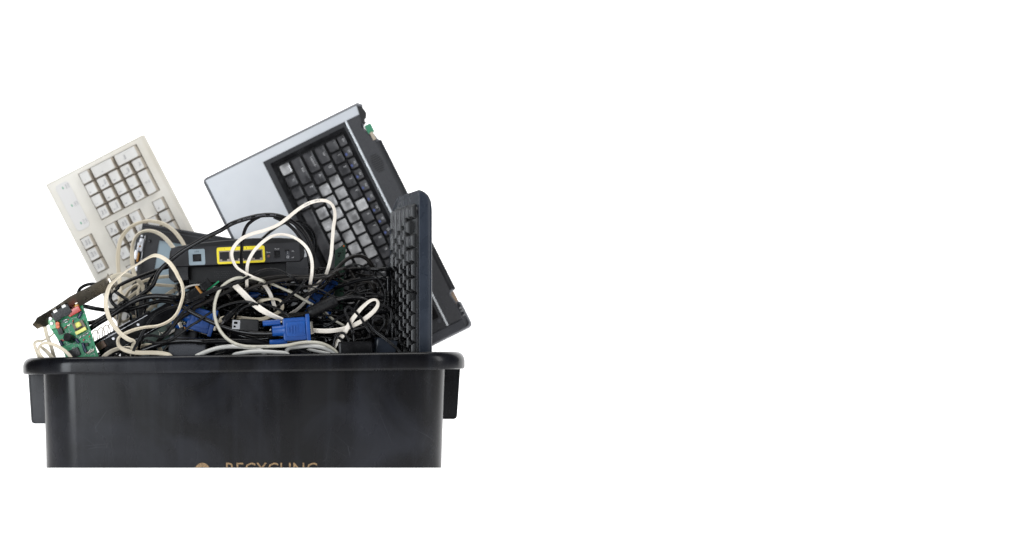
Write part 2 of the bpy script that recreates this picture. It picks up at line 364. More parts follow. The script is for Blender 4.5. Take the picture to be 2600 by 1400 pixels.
def bkey(v, u, nv=1, nu=1, leg=('',)):
    """key whose upper-left (image) corner sits at (v, u) photograph pixels from the case corner"""
    bm = bmesh.new(); w, d = (nv * U - .9) * k, (nu * U - .9) * k; cx, cy = -(v + nv * U / 2) * k, -(u + nu * U / 2) * k
    ty = keycap(bm, cx, cy, w, d, -.0045, .0108, .0014, .0010, .0046, .0016, .0005)
    for i, t in enumerate(leg):
        if t: text_into(bm, t, cx - (w * .22 if nv == 1 and len(t) < 3 else 0), ty + (2.8 - i * 7.5) * k + (2 * k if len(leg) == 1 else 0), .00625, (5 if len(t) > 2 else 6.5) * k, 2, 0, .00012, .85)
    add_mesh('key', bm, ['key_top', 'key_side', 'ink_grey'], kb, angle=35)
u0 = 85.7
for (c, r, nv, nu, l) in ((0, 0, 1, 1, ('-',)), (0, 1, 1, 2, ('+',)), (0, 3, 1, 2, ('Enter',)), (1, 0, 1, 1, ('*',)), (1, 1, 1, 1, ('9', 'PgUp')), (1, 2, 1, 1, ('6',)), (1, 3, 1, 1, ('3', 'PgDn')), (1, 4, 1, 1, ('.', 'Del')),
        (2, 0, 1, 1, ('/',)), (2, 1, 1, 1, ('8',)), (2, 2, 1, 1, ('5',)), (2, 3, 1, 1, ('2',)), (3, 0, 1, 1, ('Num', 'Lock')), (3, 1, 1, 1, ('7', 'Home')), (3, 2, 1, 1, ('4',)), (3, 3, 1, 1, ('1', 'End')), (2, 4, 2, 1, ('0', 'Ins'))):
    bkey(14 + c * U, u0 + r * 33.3, nv, nu, l)
for c, l in enumerate((('Pause', 'Break'), ('Scroll', 'Lock'), ('Print', 'Scrn'))): bkey(163 + c * U, 14.2, 1, 1, l)
for r, row in enumerate(((('Page', 'Up'), ('Home',), ('Ins',)), (('Page', 'Down'), ('End',), ('Del',)), (('Prev',), ('Menu',), ('Next',)))):
    for c, l in enumerate(row): bkey(163 + c * U, u0 + r * U, 1, 1, l)
bkey(196.4, 185.4, 1, 1, ('↑',))
for c, l in enumerate(('→', '↓', '←')): bkey(163 + c * U, 219.2, 1, 1, (l,))
for g in (278, 425, 573):
    for c in range(4): bkey(g + c * U, 14.2, 1, 1, ('F%d' % (12 - c - (g > 300) * 4 - (g > 500) * 4),))
bkey(740, 14.2, 1, 1, ('Esc',))
rowsb = [([2] + [1] * 13, ['←', '=', '-', '0', '9', '8', '7', '6', '5', '4', '3', '2', '1', '`']), ([1.5] + [1] * 12 + [1.5], ['\\', ']', '[', 'P', 'O', 'I', 'U', 'Y', 'T', 'R', 'E', 'W', 'Q', 'Tab']),
         ([2.25] + [1] * 11 + [1.75], ['Enter', "'", ';', 'L', 'K', 'J', 'H', 'G', 'F', 'D', 'S', 'A', 'Caps']), ([2.75] + [1] * 10 + [2.25], ['Shift', '/', '.', ',', 'M', 'N', 'B', 'V', 'C', 'X', 'Z', 'Shift']),
         ([1.5, 1, 1.5, 7, 1.5, 1, 1.5], ['Ctrl', '', 'Alt', '', 'Alt', '', 'Ctrl'])]
for r, (ws, ls) in enumerate(rowsb):
    v = 278.5
    for w, l in zip(ws, ls): bkey(v, u0 + r * 33.3, w, 1, (l,)); v += w * U

# ---------------------------------------------------------------- laptop base
YL = .325; k = K(YL)
lap = thing('laptop', 'broken silver and black laptop base with worn keys leaning at the back right', 'laptop', frame(512.5, 455.5, YL, -63.6, 0.0, -1.0))
def X(*a): return [v * k for v in a]
def rplate(bm, x0, x1, y0, y1, r, hx0, hx1, hy0, hy1, hr, z, t, mi=0):
    """rounded plate with a rounded rectangular opening"""
    a = lambda zz, d=0: rrect((x0 + x1) / 2, (y0 + y1) / 2, x1 - x0 - d, y1 - y0 - d, r, zz, 4)
    b = lambda zz: rrect((hx0 + hx1) / 2, (hy0 + hy1) / 2, hx1 - hx0, hy1 - hy0, hr, zz, 4)
    R_ = [[bm.verts.new(p) for p in q] for q in (a(z - t), a(z - .0002), a(z, .0003), b(z), b(z - t))]
    for A_, B_ in zip(R_, R_[1:] + R_[:1]):
        for i in range(len(A_)): j = (i + 1) % len(A_); bm.faces.new((A_[i], A_[j], B_[j], B_[i])).material_index = mi
bm = bmesh.new()
def chamf(x0, x1, y0, y1, c): return [(x0 + c, y0), (x1 - c, y0), (x1 - c * .3, y0 + c * .3), (x1, y0 + c), (x1, y1 - c), (x1 - c * .3, y1 - c * .3), (x1 - c, y1), (572, y1), (570, y1 - 10), (548, y1 - 14), (540, y1 - 12), (536, y1), (112, y1), (106, y1 - 4), (84, y1 - 8), (80, y1 - 21), (64, y1 - 23), (56, y1 - 17), (48, y1 - 19), (42, y1 - 8), (30, y1 - 4), (18, y1 - 3), (10, y1), (x0, y1 - c), (x0, y0 + c), (x0 + c * .3, y0 + c * .3)]
o1 = chamf(0, 640, 0, 451, 10)
def shrink(o, s): return [(320 + (x - 320) * (1 - s / 320), 225 + (y - 225) * (1 - s / 225)) for x, y in o]
loft(bm, [[Vector((x * k, y * k, z)) for x, y in oo] for oo, z in ((shrink(o1, 6), -.030), (shrink(o1, 1), -.022), (o1, -.016), (o1, -.005), (shrink(o1, 1.5), -.003), (shrink(o1, 5), -.002), (shrink(o1, 6), -.0022), (shrink(o1, 6.2), -.0062))])
add_mesh('chassis', bm, mat('laptop_edge_plastic', (.13, .135, .15, 1), .35, metal=.2), lap)
bm = bmesh.new(); plate(bm, *X(7, 611, 7, 434), [X(30, 611, 158, 434)], 0, .0025)
bmesh.ops.bevel(bm, geom=[e for e in bm.edges if e.calc_face_angle(0) > 1], offset=.0004, segments=1, affect='EDGES') if False else None
add_mesh('palm_rest', bm, 'silver', lap)
bm = bmesh.new(); slab(bm, *X(611.5, 633, 8, 434), -.002, 0, .002, .0015); add_mesh('end_bezel_shaded', bm, 'gunmetal', lap)  # silver bezel in shade, the shade painted as a darker grey
bm = bmesh.new(); slab(bm, *X(165, 300, 30, 118), .0001, .0004, .003, .0002); add_mesh('touchpad', bm, 'silver', lap)
bm = bmesh.new(); plate(bm, *X(30.3, 610.7, 158.3, 389.5), [X(47, 576, 178, 377)], .0004, .0045)
add_mesh('keyboard_surround', bm, mat('dark_grey_surround', (.030, .031, .035, 1), .45, mottle=.1, spec=.35), lap)
bm = bmesh.new()
plate(bm, *X(42, 581, 173, 382), [X(52, 571, 183, 373)], .0014, .0012)
add_mesh('surround_lip', bm, 'black', lap)
bm = bmesh.new(); slab(bm, *X(32, 608, 165, 386), -.0046, -.0034, .001, .0003); add_mesh('key_tray', bm, 'black_matte', lap)
bm = bmesh.new(); slab(bm, *X(30.5, 610.5, 390, 395), -.002, .0012, .0005, .0004); add_mesh('trim_strip', bm, 'silver_line', lap)
bm = bmesh.new()
sp = [(31, 396), (610, 396), (610, 432), (572, 436), (540, 430), (536, 438), (98, 438), (92, 430), (72, 425), (60, 421), (50, 428), (31, 434)]
prism(bm, [(x * k, y * k) for x, y in sp], -.002, .0005)
add_mesh('speaker_strip', bm, mat('textured_grey_plastic', (.036, .037, .042, 1), .5, scale=900, col2=(.052, .053, .058, 1), spec=.35), lap)
bm = bmesh.new()
for i in range(9):
    w = (16, 22, 26, 28, 29, 28, 26, 22, 16)[i]
    slab(bm, *X(138 + i * 5.5, 141 + i * 5.5, 417 - w / 2 - .0, 417 + w / 2), .0005, .0008, .0001, .00005)
add_mesh('speaker_grille', bm, 'lap_side', lap, smooth=False)
bm = bmesh.new(); lathe(bm, Vector((*X(112, 443), -.006)), Vector((*X(532, 443), -.006)), [(0, .001), (0, .0052), (.01, .006), (.99, .006), (1, .0052), (1, .001)], 16); hb = add_mesh('hinge_tube', bm, 'charcoal', lap)
bm = bmesh.new(); slab(bm, *X(62, 86, 430, 447), -.008, -.0015, .001, .0003); add_mesh('exposed_board', bm, mat('dull_green_board', rgb(60, 128, 98), .4), lap)
bm = bmesh.new(); slab(bm, *X(84, 106, 433, 442), -.006, .0012, .001, .001); add_mesh('connector', bm, mat('grey_beige_connector', rgb(168, 156, 140), .5), lap)
bm = bmesh.new(); prism(bm, [(x * k, y * k) for x, y in ((12, 434), (50, 428), (60, 430), (57, 437), (50, 436), (44, 445), (34, 449), (22, 447), (14, 444))], -.006, .0008); add_mesh('broken_edge', bm, 'lap_side', lap, smooth=False)
bm = bmesh.new(); slab(bm, *X(112, 536, 449.5, 452.5), -.012, .0002, .0006, .0005); add_mesh('edge_rail', bm, 'gunmetal', lap)
bm = bmesh.new(); slab(bm, *X(538, 570, 434, 446), -.016, -.004, .001, .001); add_mesh('connector', bm, mat('tan_connector', rgb(150, 130, 112), .5), lap)
bm = bmesh.new()
for x in (582, 590, 602): slab(bm, *X(x, x + 4, 438, 446), -.006, -.001, .001, .0004)
slab(bm, *X(20, 30, 436, 446), -.006, -.0005, .002, .0006); add_mesh('hinge_screw', bm, 'metal_bright', lap)
bm = bmesh.new()
for i in range(3): lathe(bm, Vector((*X(536 + i * 16, 408), .0005)), Vector((*X(536 + i * 16, 408), .0009)), [(0, .0016), (1, .0013)], 12)
lathe(bm, Vector((*X(590, 378), .0004)), Vector((*X(590, 378), .0009)), [(0, .003), (1, .0027)], 16)
add_mesh('button', bm, 'gunmetal', lap)
def lkey(x, y, w, d, leg, worn=False, blue=None):
    bm = bmesh.new(); cx, cy = (x + w / 2) * k, (y + d / 2) * k
    ty = keycap(bm, cx, cy, (w - 3.4) * k, (d - 3.4) * k, -.0034, .0058, .0011, .0009, .0016, .0018, .0004)
    zt = .00245
    if leg: text_into(bm, leg, cx - (w * .18 * k if len(leg) < 2 else 0), ty + d * .16 * k, zt, (7 if len(leg) < 2 else 5.5) * k, 2, 0, .0001, .9)
    if blue: slab(bm, cx + 1 * k, cx + 7 * k, ty - 8 * k, ty - 3 * k, zt, zt + .0001, .0004, .00003, 3)
    add_mesh('key', bm, ['lap_key_worn_sheen' if worn else 'lap_key', 'lap_side', 'ink_white', 'ink_blue'], lap, angle=35)
x0 = 56; U2 = 33.3
for i, l in enumerate(['Esc'] + ['F%d' % n for n in range(1, 13)] + ['Prt', 'Ins', 'Del']): lkey(x0 + i * 31.6, 348, 31.6, 26, l, blue=(0 < i < 13))
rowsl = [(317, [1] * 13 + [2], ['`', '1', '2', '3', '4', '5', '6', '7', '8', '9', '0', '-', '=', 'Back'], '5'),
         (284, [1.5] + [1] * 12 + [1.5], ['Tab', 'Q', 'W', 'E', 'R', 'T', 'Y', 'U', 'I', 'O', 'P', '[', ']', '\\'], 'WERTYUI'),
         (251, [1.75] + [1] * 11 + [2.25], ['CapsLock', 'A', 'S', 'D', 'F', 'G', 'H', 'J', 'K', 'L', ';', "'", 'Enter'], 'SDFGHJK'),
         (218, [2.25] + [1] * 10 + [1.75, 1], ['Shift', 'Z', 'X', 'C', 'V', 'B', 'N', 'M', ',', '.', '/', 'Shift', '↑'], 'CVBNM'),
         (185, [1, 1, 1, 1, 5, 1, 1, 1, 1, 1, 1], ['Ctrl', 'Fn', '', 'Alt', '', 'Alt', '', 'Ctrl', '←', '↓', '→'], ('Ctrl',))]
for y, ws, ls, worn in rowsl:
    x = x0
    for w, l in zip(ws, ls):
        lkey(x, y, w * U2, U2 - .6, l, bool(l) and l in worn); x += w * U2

# ---------------------------------------------------------------- broken laptop screen
YS = .272; k = K(YS)
lid = thing('laptop_screen', 'broken laptop screen with dark bezel standing behind the router', 'laptop screen', frame(362, 567, YS, -9.6, 0, 0))
LW, LH = 345, 400
bm = bmesh.new()
plate(bm, *X(0, LW, -LH, 0), [X(49, 200, -LH + 30, -36)], 0, .0035)
slab(bm, *X(.3, LW - .3, -LH + .3, -.3), -.009, -.0036, .003, .0005)
add_mesh('bezel', bm, 'charcoal', lid)
bm = bmesh.new(); slab(bm, *X(2, LW - 2, -5, -1), .0001, .0018, .0008, .0006); slab(bm, *X(4, LW - 4, -13, -11), .0001, .0010, .0004, .0003); add_mesh('bezel_lip', bm, 'gunmetal', lid)
bm = bmesh.new(); slab(bm, *X(45, 205, -LH + 26, -33), -.0034, -.0018, .001, .0002); add_mesh('lcd_panel', bm, 'glass', lid)
bm = bmesh.new(); lathe(bm, Vector((*X(26, -42), 0)), Vector((*X(26, -42), .0015)), [(0, .0024), (.7, .0024), (1, .0018)], 14); add_mesh('rubber_foot', bm, 'black', lid)
bm = bmesh.new()
slab(bm, *X(-9, 17, -150, -26), -.004, .0012, .001, .0004)
hg = add_mesh('hinge_recess', bm, 'lap_side', lid)
bm = bmesh.new()
for a in ((0, 8, -36, -29, .004), (0, 12, -52, -38, .005), (-3, 12, -72, -50, .007), (-8, 2, -94, -70, .004), (11, 14, -104, -30, .003), (0, 7, -124, -108, .003)): slab(bm, *X(*a[:4]), .0012, a[4], .0012, .0006)
lathe(bm, Vector((*X(4, -33), .004)), Vector((*X(4, -33), .0055)), [(0, .002), (1, .0015)], 12)
add_mesh('hinge', bm, 'metal_bright', lid)
bm = bmesh.new(); slab(bm, *X(1, 6, -100, -76), .004, .0052, .001, .0004); lathe(bm, Vector((*X(4, -60), .007)), Vector((*X(4, -60), .0085)), [(0, .0016), (1, .001)], 10); add_mesh('copper_strip', bm, 'gold_contact', lid)

# ---------------------------------------------------------------- router
YR = .10; k = K(YR)
rt = thing('router', 'black network router with yellow-framed ports tilted on top of the cables', 'router', frame(603, 645, YR, 2.65))
bm = bmesh.new()
sh = [(-175, -26), (-174, -6), (-170, 14), (-164, 22), (-150, 26), (-100, 31), (-40, 35), (40, 37), (110, 35), (146, 31), (160, 26), (168, 14), (170, -4), (168, -14), (163, -22), (156, -26)]
def sc2(o, s, cy=2): return [(x * (1 - s / 170), cy + (y - cy) * (1 - s / 30)) for x, y in o]
loft(bm, [[Vector((x * k, y * k, z)) for x, y in oo] for oo, z in ((sc2(sh, 3), -.120), (sh, -.112), (sh, -.008), (sc2(sh, -1), -.006), (sc2(sh, -1), -.002), (sc2(sh, 1), 0))])
add_mesh('housing', bm, 'black_matte', rt, angle=30)
bm = bmesh.new()
hl = X(-114, -92, -15, 4); jk = X(-47, 64, -19, 9)
pw = X(93, 108, -15.5, 3); sw = X(121.5, 133, -21, 5.5)
plate(bm, *X(-168, 158, -25, 22.5), [hl, jk, pw, sw], .0016, .0016)
add_mesh('rear_panel', bm, 'charcoal', rt)
bm = bmesh.new(); rplate(bm, *X(-124, -82.5, -24, 16.5, 4), *hl, .0005, .0023, .0010); text_into(bm, 'LINE', -103 * k, 10.5 * k, .0023, 4.2 * k, 1); add_mesh('line_port_label', bm, ['slate', 'ink'], rt, smooth=False)
bm = bmesh.new(); a0, a1, b0, b1 = X(-52.5, 69.5, -24.5, 18)
rplate(bm, a0, a1, b0, b1, 5 * k, *jk, .0003, .0024, .0011)
for i in range(4): text_into(bm, str(i + 1), (-32 + i * 27.5) * k, 13.6 * k, .0024, 4 * k, 1)
add_mesh('port_frame', bm, ['yellow', 'ink'], rt, smooth=False)
def port(cx, w, h, cyp, shell):
    o1 = []
    bm = bmesh.new()
    x0, x1, y0, y1 = cx - w / 2, cx + w / 2, cyp - h / 2, cyp + h / 2
    # shell with a T-shaped opening
    hs = [X(x0 + 1.8, x1 - 1.8, y0 + 6.5, y1 - 2.5), X(x0 + w * .27, x1 - w * .27, y0 + 2.5, y0 + 6.6)]
    plate(bm, *X(x0 + .05, x1 - .05, y0 + .05, y1 - .05), hs, .0012, .009)
    p = add_mesh('network_port', bm, shell, rt)
    bm = bmesh.new(); slab(bm, *X(x0 + .6, x1 - .6, y0 + .6, y1 - .6), -.0095, -.008, .0003, .0001); add_mesh('port_cavity', bm, 'lap_side', p)
    bm = bmesh.new()
    for j in range(8): xx = x0 + w * (.2 + .6 * j / 7); slab(bm, *X(xx - .5, xx + .5, y1 - 7.5, y1 - 2.8), -.004, -.0012, .0002, .0001)
    add_mesh('contact', bm, 'gold_contact', p)
M['port_shell'] = mat('brown_grey_port_shell', rgb(150, 140, 132), .4, metal=.5)
for i in range(4): port(-33.2 + i * 27.7, 27.4, 27.6, -5, 'port_shell')
port(-103, 21.6, 18.6, -5.5, 'black')
bm = bmesh.new(); lathe(bm, Vector((*X(78.4, -9.6), .001)), Vector((*X(78.4, -9.6), .0030)), [(0, .0019), (.8, .0018), (1, .0013)], 14); add_mesh('reset_button', bm, 'brown_rubber', rt)
bm = bmesh.new(); plate(bm, *X(93.05, 107.95, -15.45, 2.95), [X(97, 104.5, -9, -1.5)], .0020, .006); lathe(bm, Vector((*X(100.7, -5.3), -.008)), Vector((*X(100.7, -5.3), .0004)), [(0, .0008), (.9, .0008), (1, .0004)], 10); add_mesh('power_socket', bm, 'black', rt)
bm = bmesh.new()
loft(bm, [[Vector((x * k, y * k, z)) for y, z in ((-20, -.002), (5, -.004), (5, -.0008), (-7, .0016), (-20, .0026))] for x in (122.3, 132.3)])
text_into(bm, '|', 127.3 * k, -1.5 * k, .0019, 5.5 * k, 1, thick=.0002); 
for a in range(20):
    pass
text_into(bm, 'O', 127.3 * k, -14 * k, .0026, 6.5 * k, 1, thick=.0002)
add_mesh('power_switch', bm, ['gunmetal', 'ink_white'], rt, angle=20)
bm = bmesh.new()
for s, x, y in (('Power', 101, 8.2), ('Reset', 78.5, .2), ('On', 141, .4), ('Off', 139.5, -15.8), ('Ethernet', 9, 21.3)): text_into(bm, s, x * k, y * k, .0016, 3.4 * k, 0, sx=.95)
add_mesh('panel_lettering', bm, 'ink_white', rt, smooth=False)
for x0, x1, y1, ch in ((-177, -128, -60, 7), (122, 178, -72, 4)):
    bm = bmesh.new()
    pts = [(x0, -27), (x1, -27 if x0 < 0 else -14), (x1, y1), (x0 + 9, y1), (x0, y1 + ch)]
    loft(bm, [[Vector((x * k, y * k, z)) for x, y in pts] for z in (-.075, -.002)])
    loft(bm, [[Vector((x * k, y * k, z)) for x, y in ((x0 + 1, -41.5), (x1 - 1, -41.5), (x1 - 1, -43), (x0 + 1, -43))] for z in (-.0019, -.0012)])
    add_mesh('foot', bm, 'charcoal', rt, angle=25)
bm = bmesh.new()
pts = [(-127.5, -27), (121.5, -27), (121.5, -66), (-127.5, -68)]
loft(bm, [[Vector((x * k, y * k, z)) for x, y in pts] for z in (-.08, -.020)])
for r in range(4):
    for c in range(20):
        if random.random() < .85: slab(bm, *X(-62 + c * 6 + (r % 2) * 3, -60 + c * 6 + (r % 2) * 3, -42 - r * 5, -41 - r * 5), -.020, -.0196, .0002, .0001, 1)
add_mesh('underside', bm, ['black_matte', 'gunmetal'], rt, smooth=False)

# ---------------------------------------------------------------- black keyboard, nearly edge on
t = math.radians(10.2)
m = Matrix(((0, math.sin(t), -math.cos(t)), (0, -math.cos(t), -math.sin(t)), (-1, 0, 0))).to_4x4(); m.translation = P(1064.5, 481, .045)
bk = thing('computer_keyboard', 'black computer keyboard standing upright at the right end, seen almost edge on', 'keyboard', m)
L2 = .336
def kring(ins, z, ex=0, r1=.007, r2=.052):
    x0, x1, y0, y1 = ins + ex, L2 - ins, -.150 + ins, 0 - ins
    out = []
    for cx, cy, r, a0 in ((x1 - .006, y1 - .006, .006, 0), (x0 + r1, y1 - r1, r1, 90), (x0 + r2, y0 + r2, r2, 180), (x1 - .006, y0 + .006, .006, 270)):
        for i in range(9): a = math.radians(a0 + 11.25 * i); out.append(Vector((cx + r * math.cos(a), cy + r * math.sin(a), z)))
    return out
bm = bmesh.new()
loft(bm, [kring(.010, -.0190, .024), kring(.0045, -.0185, .016), kring(.0015, -.0165, .0105), kring(.0003, -.013, .006), kring(0, -.009, .003), kring(0, -.005, .0008), kring(0, -.0014), kring(.0005, -.0003), kring(.0015, 0), kring(.004, -.0002), kring(.006, -.0012)])
add_mesh('case', bm, 'bluegrey', bk, angle=38)
bm = bmesh.new(); slab(bm, .016, L2 - .006, -.137, -.008, -.0012, .0004, .018, .0006); add_mesh('key_deck', bm, 'kb_black', bk)
def kkey(x, y, w, d, leg, slope=0):
    bm = bmesh.new(); cx, cy = x + w / 2, y + d / 2
    ty = keycap(bm, cx, cy, w - .0008, d - .0008, .0004, .0062, .0024, .0020, .0030, .0012, .0003, 0, 0, slope)
    if leg and not slope: text_into(bm, leg, cx - (.002 if len(leg) < 2 else 0), ty + .001, .0070, .0028 if len(leg) > 1 else .0036, 1, thick=.0001)
    add_mesh('key', bm, ['kb_gloss' if slope else 'kb_black', 'ink_grey'], bk, angle=35)
u = .019; xs = .018
def run(y, ws, ls, x=xs, slope=0):
    for w, l in zip(ws, ls):
        if x + w * u > L2 - .008: break
        kkey(x, y, w * u, u, l, slope); x += w * u
run(-.032, [1], ['Esc']); run(-.032, [1] * 4, ['F1', 'F2', 'F3', 'F4'], xs + 2 * u); run(-.032, [1] * 4, ['F5', 'F6', 'F7', 'F8'], xs + 6.5 * u); run(-.032, [1] * 4, ['F9', 'F10', 'F11', 'F12'], xs + 11 * u)
run(-.0545, [1] * 13 + [2], ['`', '1', '2', '3', '4', '5', '6', '7', '8', '9', '0', '-', '=', ''])
run(-.0735, [1.5] + [1] * 12 + [1.5], ['Tab', 'Q', 'W', 'E', 'R', 'T', 'Y', 'U', 'I', 'O', 'P', '[', ']', '\\'])
run(-.0925, [1.75] + [1] * 11 + [2.25], ['Caps Lock', 'A', 'S', 'D', 'F', 'G', 'H', 'J', 'K', 'L', ';', "'", ''])
run(-.1115, [2.25] + [1] * 10 + [2.75], ['Shift', 'Z', 'X', 'C', 'V', 'B', 'N', 'M', ',', '.', '/', 'Shift'])
run(-.1305, [1.5, 1.5, 1.5, 6, 1.5, 1.5, 1.5], ['Ctrl', 'Win', 'Alt', '', 'Alt', '', 'Ctrl'], xs, .16)
bm = bmesh.new()
for i in range(6): slab(bm, .10 + i * .018, .115 + i * .018, -.0105, -.0085, .0004, .0010, .0006, .0003)
add_mesh('media_button', bm, 'gunmetal', bk)
bm = bmesh.new(); slab(bm, .022, .05, -.03, -.012, -.0205, -.019, .002, .0005); add_mesh('folding_foot', bm, 'black', bk)

# ---------------------------------------------------------------- circuit card with metal bracket
YC = .055
card = thing('circuit_card', 'green circuit card with metal bracket and red capacitor at the left edge', 'circuit card', frame(190, 850, YC, 0)); k = K(YC)
def c(px, py): return ((px - 190) * k, (850 - py) * k)
bm = bmesh.new(); prism(bm, [c(*p) for p in ((124, 806), (206, 766), (213, 784), (254, 918), (258, 985), (190, 990), (164, 900), (160, 893), (148, 865), (146, 861), (131, 838), (124, 824))], -.0016, 0)
board = add_mesh('board', bm, 'pcb', card, smooth=False)
Z3 = lambda u_, v_: (80 + u_ / 6.305, 690 + v_ / 6.305)
def comp(name, m_, zx, zy, w, h, z, ang=30, z0=0.0, r=.0008, bev=.0005, extra=None, label=None):
    px, py = Z3(zx, zy); bm = bmesh.new(); slab(bm, -w / 2 * k, w / 2 * k, -h / 2 * k, h / 2 * k, z0, z, r, bev)
    if extra: extra(bm)
    o = add_mesh(name, bm, m_, card); x, y = c(px, py); o.matrix_local = Matrix.Translation((x, y, 0)) @ Matrix.Rotation(math.radians(ang), 4, 'Z')
    if label: o['label'] = label
    return o
# bracket: a folded steel strip, its upper edge nearer the camera
br = [(86, 826), (95, 836), (106, 831), (116, 829.5), (128, 822), (212, 774), (260, 746), (273, 741.5), (283, 746), (294, 733), (282, 712), (276, 697), (272, 700), (272, 709), (262, 713), (180, 756), (97, 809.5), (93, 819)]
bm = bmesh.new(); rg = []
for dz in (0, -.0010):
    ring = []
    for px, py in br:
        d = (px - 86) * .48 + (py - 826) * .877      # distance below the upper edge line
        ring.append(Vector((*c(px, py), .019 - .018 * max(0, min(1, (d + 6) / 30)) + dz)))
    rg.append(ring)
bm.free(); bm = bmesh.new()
low = [(95, 836), (106, 831), (116, 829.5), (128, 822), (170, 798), (212, 774), (260, 746), (273, 741.5), (283, 746), (294, 733)]
upp = [(86, 826), (93, 818), (97, 809.5), (120, 796), (150, 777), (180, 756), (240, 725), (262, 713), (272, 708), (276, 697)]
for a_ in (low,): pass
Lo = [Vector((*c(*p), .0012)) for p in low]; Up = [Vector((*c(*p), .0155)) for p in upp]; th_ = Vector((0, .0009, -.0004))
rg = [[a_, b_, b_ + th_, a_ + th_] for a_, b_ in zip(Lo, Up)]
loft(bm, rg)
bracket = add_mesh('metal_bracket', bm, 'metal', card, angle=30)
bm = bmesh.new(); x, y = c(285, 722)
slab(bm, -16 * k, 16 * k, -3 * k, 3 * k, 0, .012, .0005, .0003); o = add_mesh('bracket_tab', bm, 'metal', bracket); o.matrix_local = Matrix.Translation((x, y, .001)) @ Matrix.Rotation(math.radians(-63), 4, 'Z')
comp('phone_socket', 'black', 430, 700, 26, 24, .014); comp('phone_socket', 'black', 560, 625, 26, 24, .014)
for zx, zy in ((400, 640), (535, 560)): comp('socket_opening_patch', mat('white_opening_patch', (.8, .8, .8, 1), .5), zx, zy, 10.5, 7, .016, z0=.0135)  # added white patches in place of see-through openings onto the bright background
for zx, zy in ((455, 760), (590, 690)): comp('socket_latch', 'charcoal', zx, zy, 14, 6, .0155, z0=.012)
comp('film_capacitor', 'red', 693, 640, 34, 15, .0125, 30, .0022, .0010, .0008)
comp('terminal_tab', 'pcb_pale', 305, 745, 14, 14, .006, 22); comp('terminal_tab', 'pcb_pale', 345, 850, 17, 22, .006, 15)
def cyl(name, m_, zx, zy, r, z0, z1, mx=None, seg=16):
    px, py = Z3(zx, zy); bm = bmesh.new(); x, y = c(px, py)
    lathe(bm, Vector((x, y, z0)), Vector((x, y, z1)), [(0, r * k), (.85, r * k), (1, r * .8 * k)], seg); return add_mesh(name, bm, m_, card)
for zx, zy in ((315, 757), (335, 833)): cyl('screw', 'metal_bright', zx, zy, 4.6, .006, .0085)
cyl('screw', 'metal', 722, 505, 4.2, .004, .007)
for zx, zy in ((425, 835), (430, 882)): cyl('disc_capacitor', 'orange', zx, zy, 5.6, .002, .009)
cyl('disc_capacitor', mat('amber_epoxy', rgb(222, 158, 30), .3), 730, 560, 6, .001, .006)
comp('transformer_core', mat('brown_ferrite', rgb(110, 98, 86), .5), 775, 885, 29, 26, .009, 28)
comp('transformer_winding', 'yellow_tape', 762, 860, 15, 17, .014, 28, .002, .003, .003)
comp('transformer_tape', 'yellow_tape', 800, 950, 30, 9, .012, 28, .001)
comp('transformer_slot', 'black', 770, 912, 20, 5, .0145, 28, .002)
bm = bmesh.new(); a = Vector((*c(*Z3(592, 1050)), .017)); b_ = Vector((*c(*Z3(640, 1080)), .001))
lathe(bm, b_, a, [(0, 11 * k), (.95, 11 * k), (1, 10.3 * k), (1, 1.6 * k), (.9, 1.6 * k)], 24); add_mesh('buzzer', bm, 'black', card)
def elcap(zx, zy, l, r, ang):
    px, py = Z3(zx, zy); x, y = c(px, py); a = math.radians(ang); d = Vector((math.cos(a), math.sin(a), 0)) * (l / 2 * k); p = Vector((x, y, r * k + .001))
    bm = bmesh.new(); lathe(bm, p - d, p + d, [(0, r * k * .8), (.03, r * k), (.12, r * k), (.16, r * k * .9), (.2, r * k), (.95, r * k), (1, r * k * .85)], 14); add_mesh('electrolytic_capacitor', bm, 'cap_blue', card)
for a in ((770, 715, 13, 4.2, 60), (790, 660, 9, 4.2, 40), (480, 1145, 14, 4.4, -60), (735, 1110, 13, 4.2, -50), (835, 1180, 14, 4.2, -70), (860, 1255, 13, 4.5, -65)): elcap(*a)
comp('relay_chip', 'black', 468, 950, 13, 17, .007, 18)
comp('controller_chip', 'black', 690, 1300, 28, 22, .003, 24)
comp('transistor', 'charcoal', 890, 1165, 8, 8, .006, 10)
bm = bmesh.new()
def line(bm, p, q, w=1.0):
    x0, y0 = c(*Z3(*p)); x1, y1 = c(*Z3(*q)); d = Vector((x1 - x0, y1 - y0, 0)); n_ = Vector((-d.y, d.x, 0)).normalized() * (w * k / 2)
    a, b = Vector((x0, y0, .00005)), Vector((x1, y1, .00005)); f = [bm.verts.new(v) for v in (a - n_, b - n_, b + n_, a + n_)]; bm.faces.new(f)
for p, q in (((740, 1085), (925, 960)), ((925, 960), (880, 800)), ((740, 1085), (700, 980)), ((750, 1050), (910, 940)), ((545, 950), (560, 1000)), ((595, 920), (620, 1010)), ((470, 1020), (525, 990)), ((640, 750), (780, 720)), ((830, 680), (850, 660)), ((830, 1040), (880, 1010)), ((940, 1340), (1010, 1310)), ((560, 1000), (640, 960)), ((690, 1080), (760, 1190)), ((560, 1180), (640, 1150)), ((840, 620), (810, 570)), ((640, 1010), (700, 1080))): line(bm, p, q)
for i in range(60):
    zx, zy = random.choice(((680, 1190), (560, 880), (900, 1080), (950, 1270), (830, 750), (640, 800), (530, 1120), (900, 1300)));  zx += random.uniform(-60, 60); zy += random.uniform(-45, 45)
    if zx > 900 + (zy - 900) * .3: continue
    line(bm, (zx, zy), (zx + random.uniform(-12, 16), zy + random.uniform(-14, 10)), random.uniform(.8, 1.6))
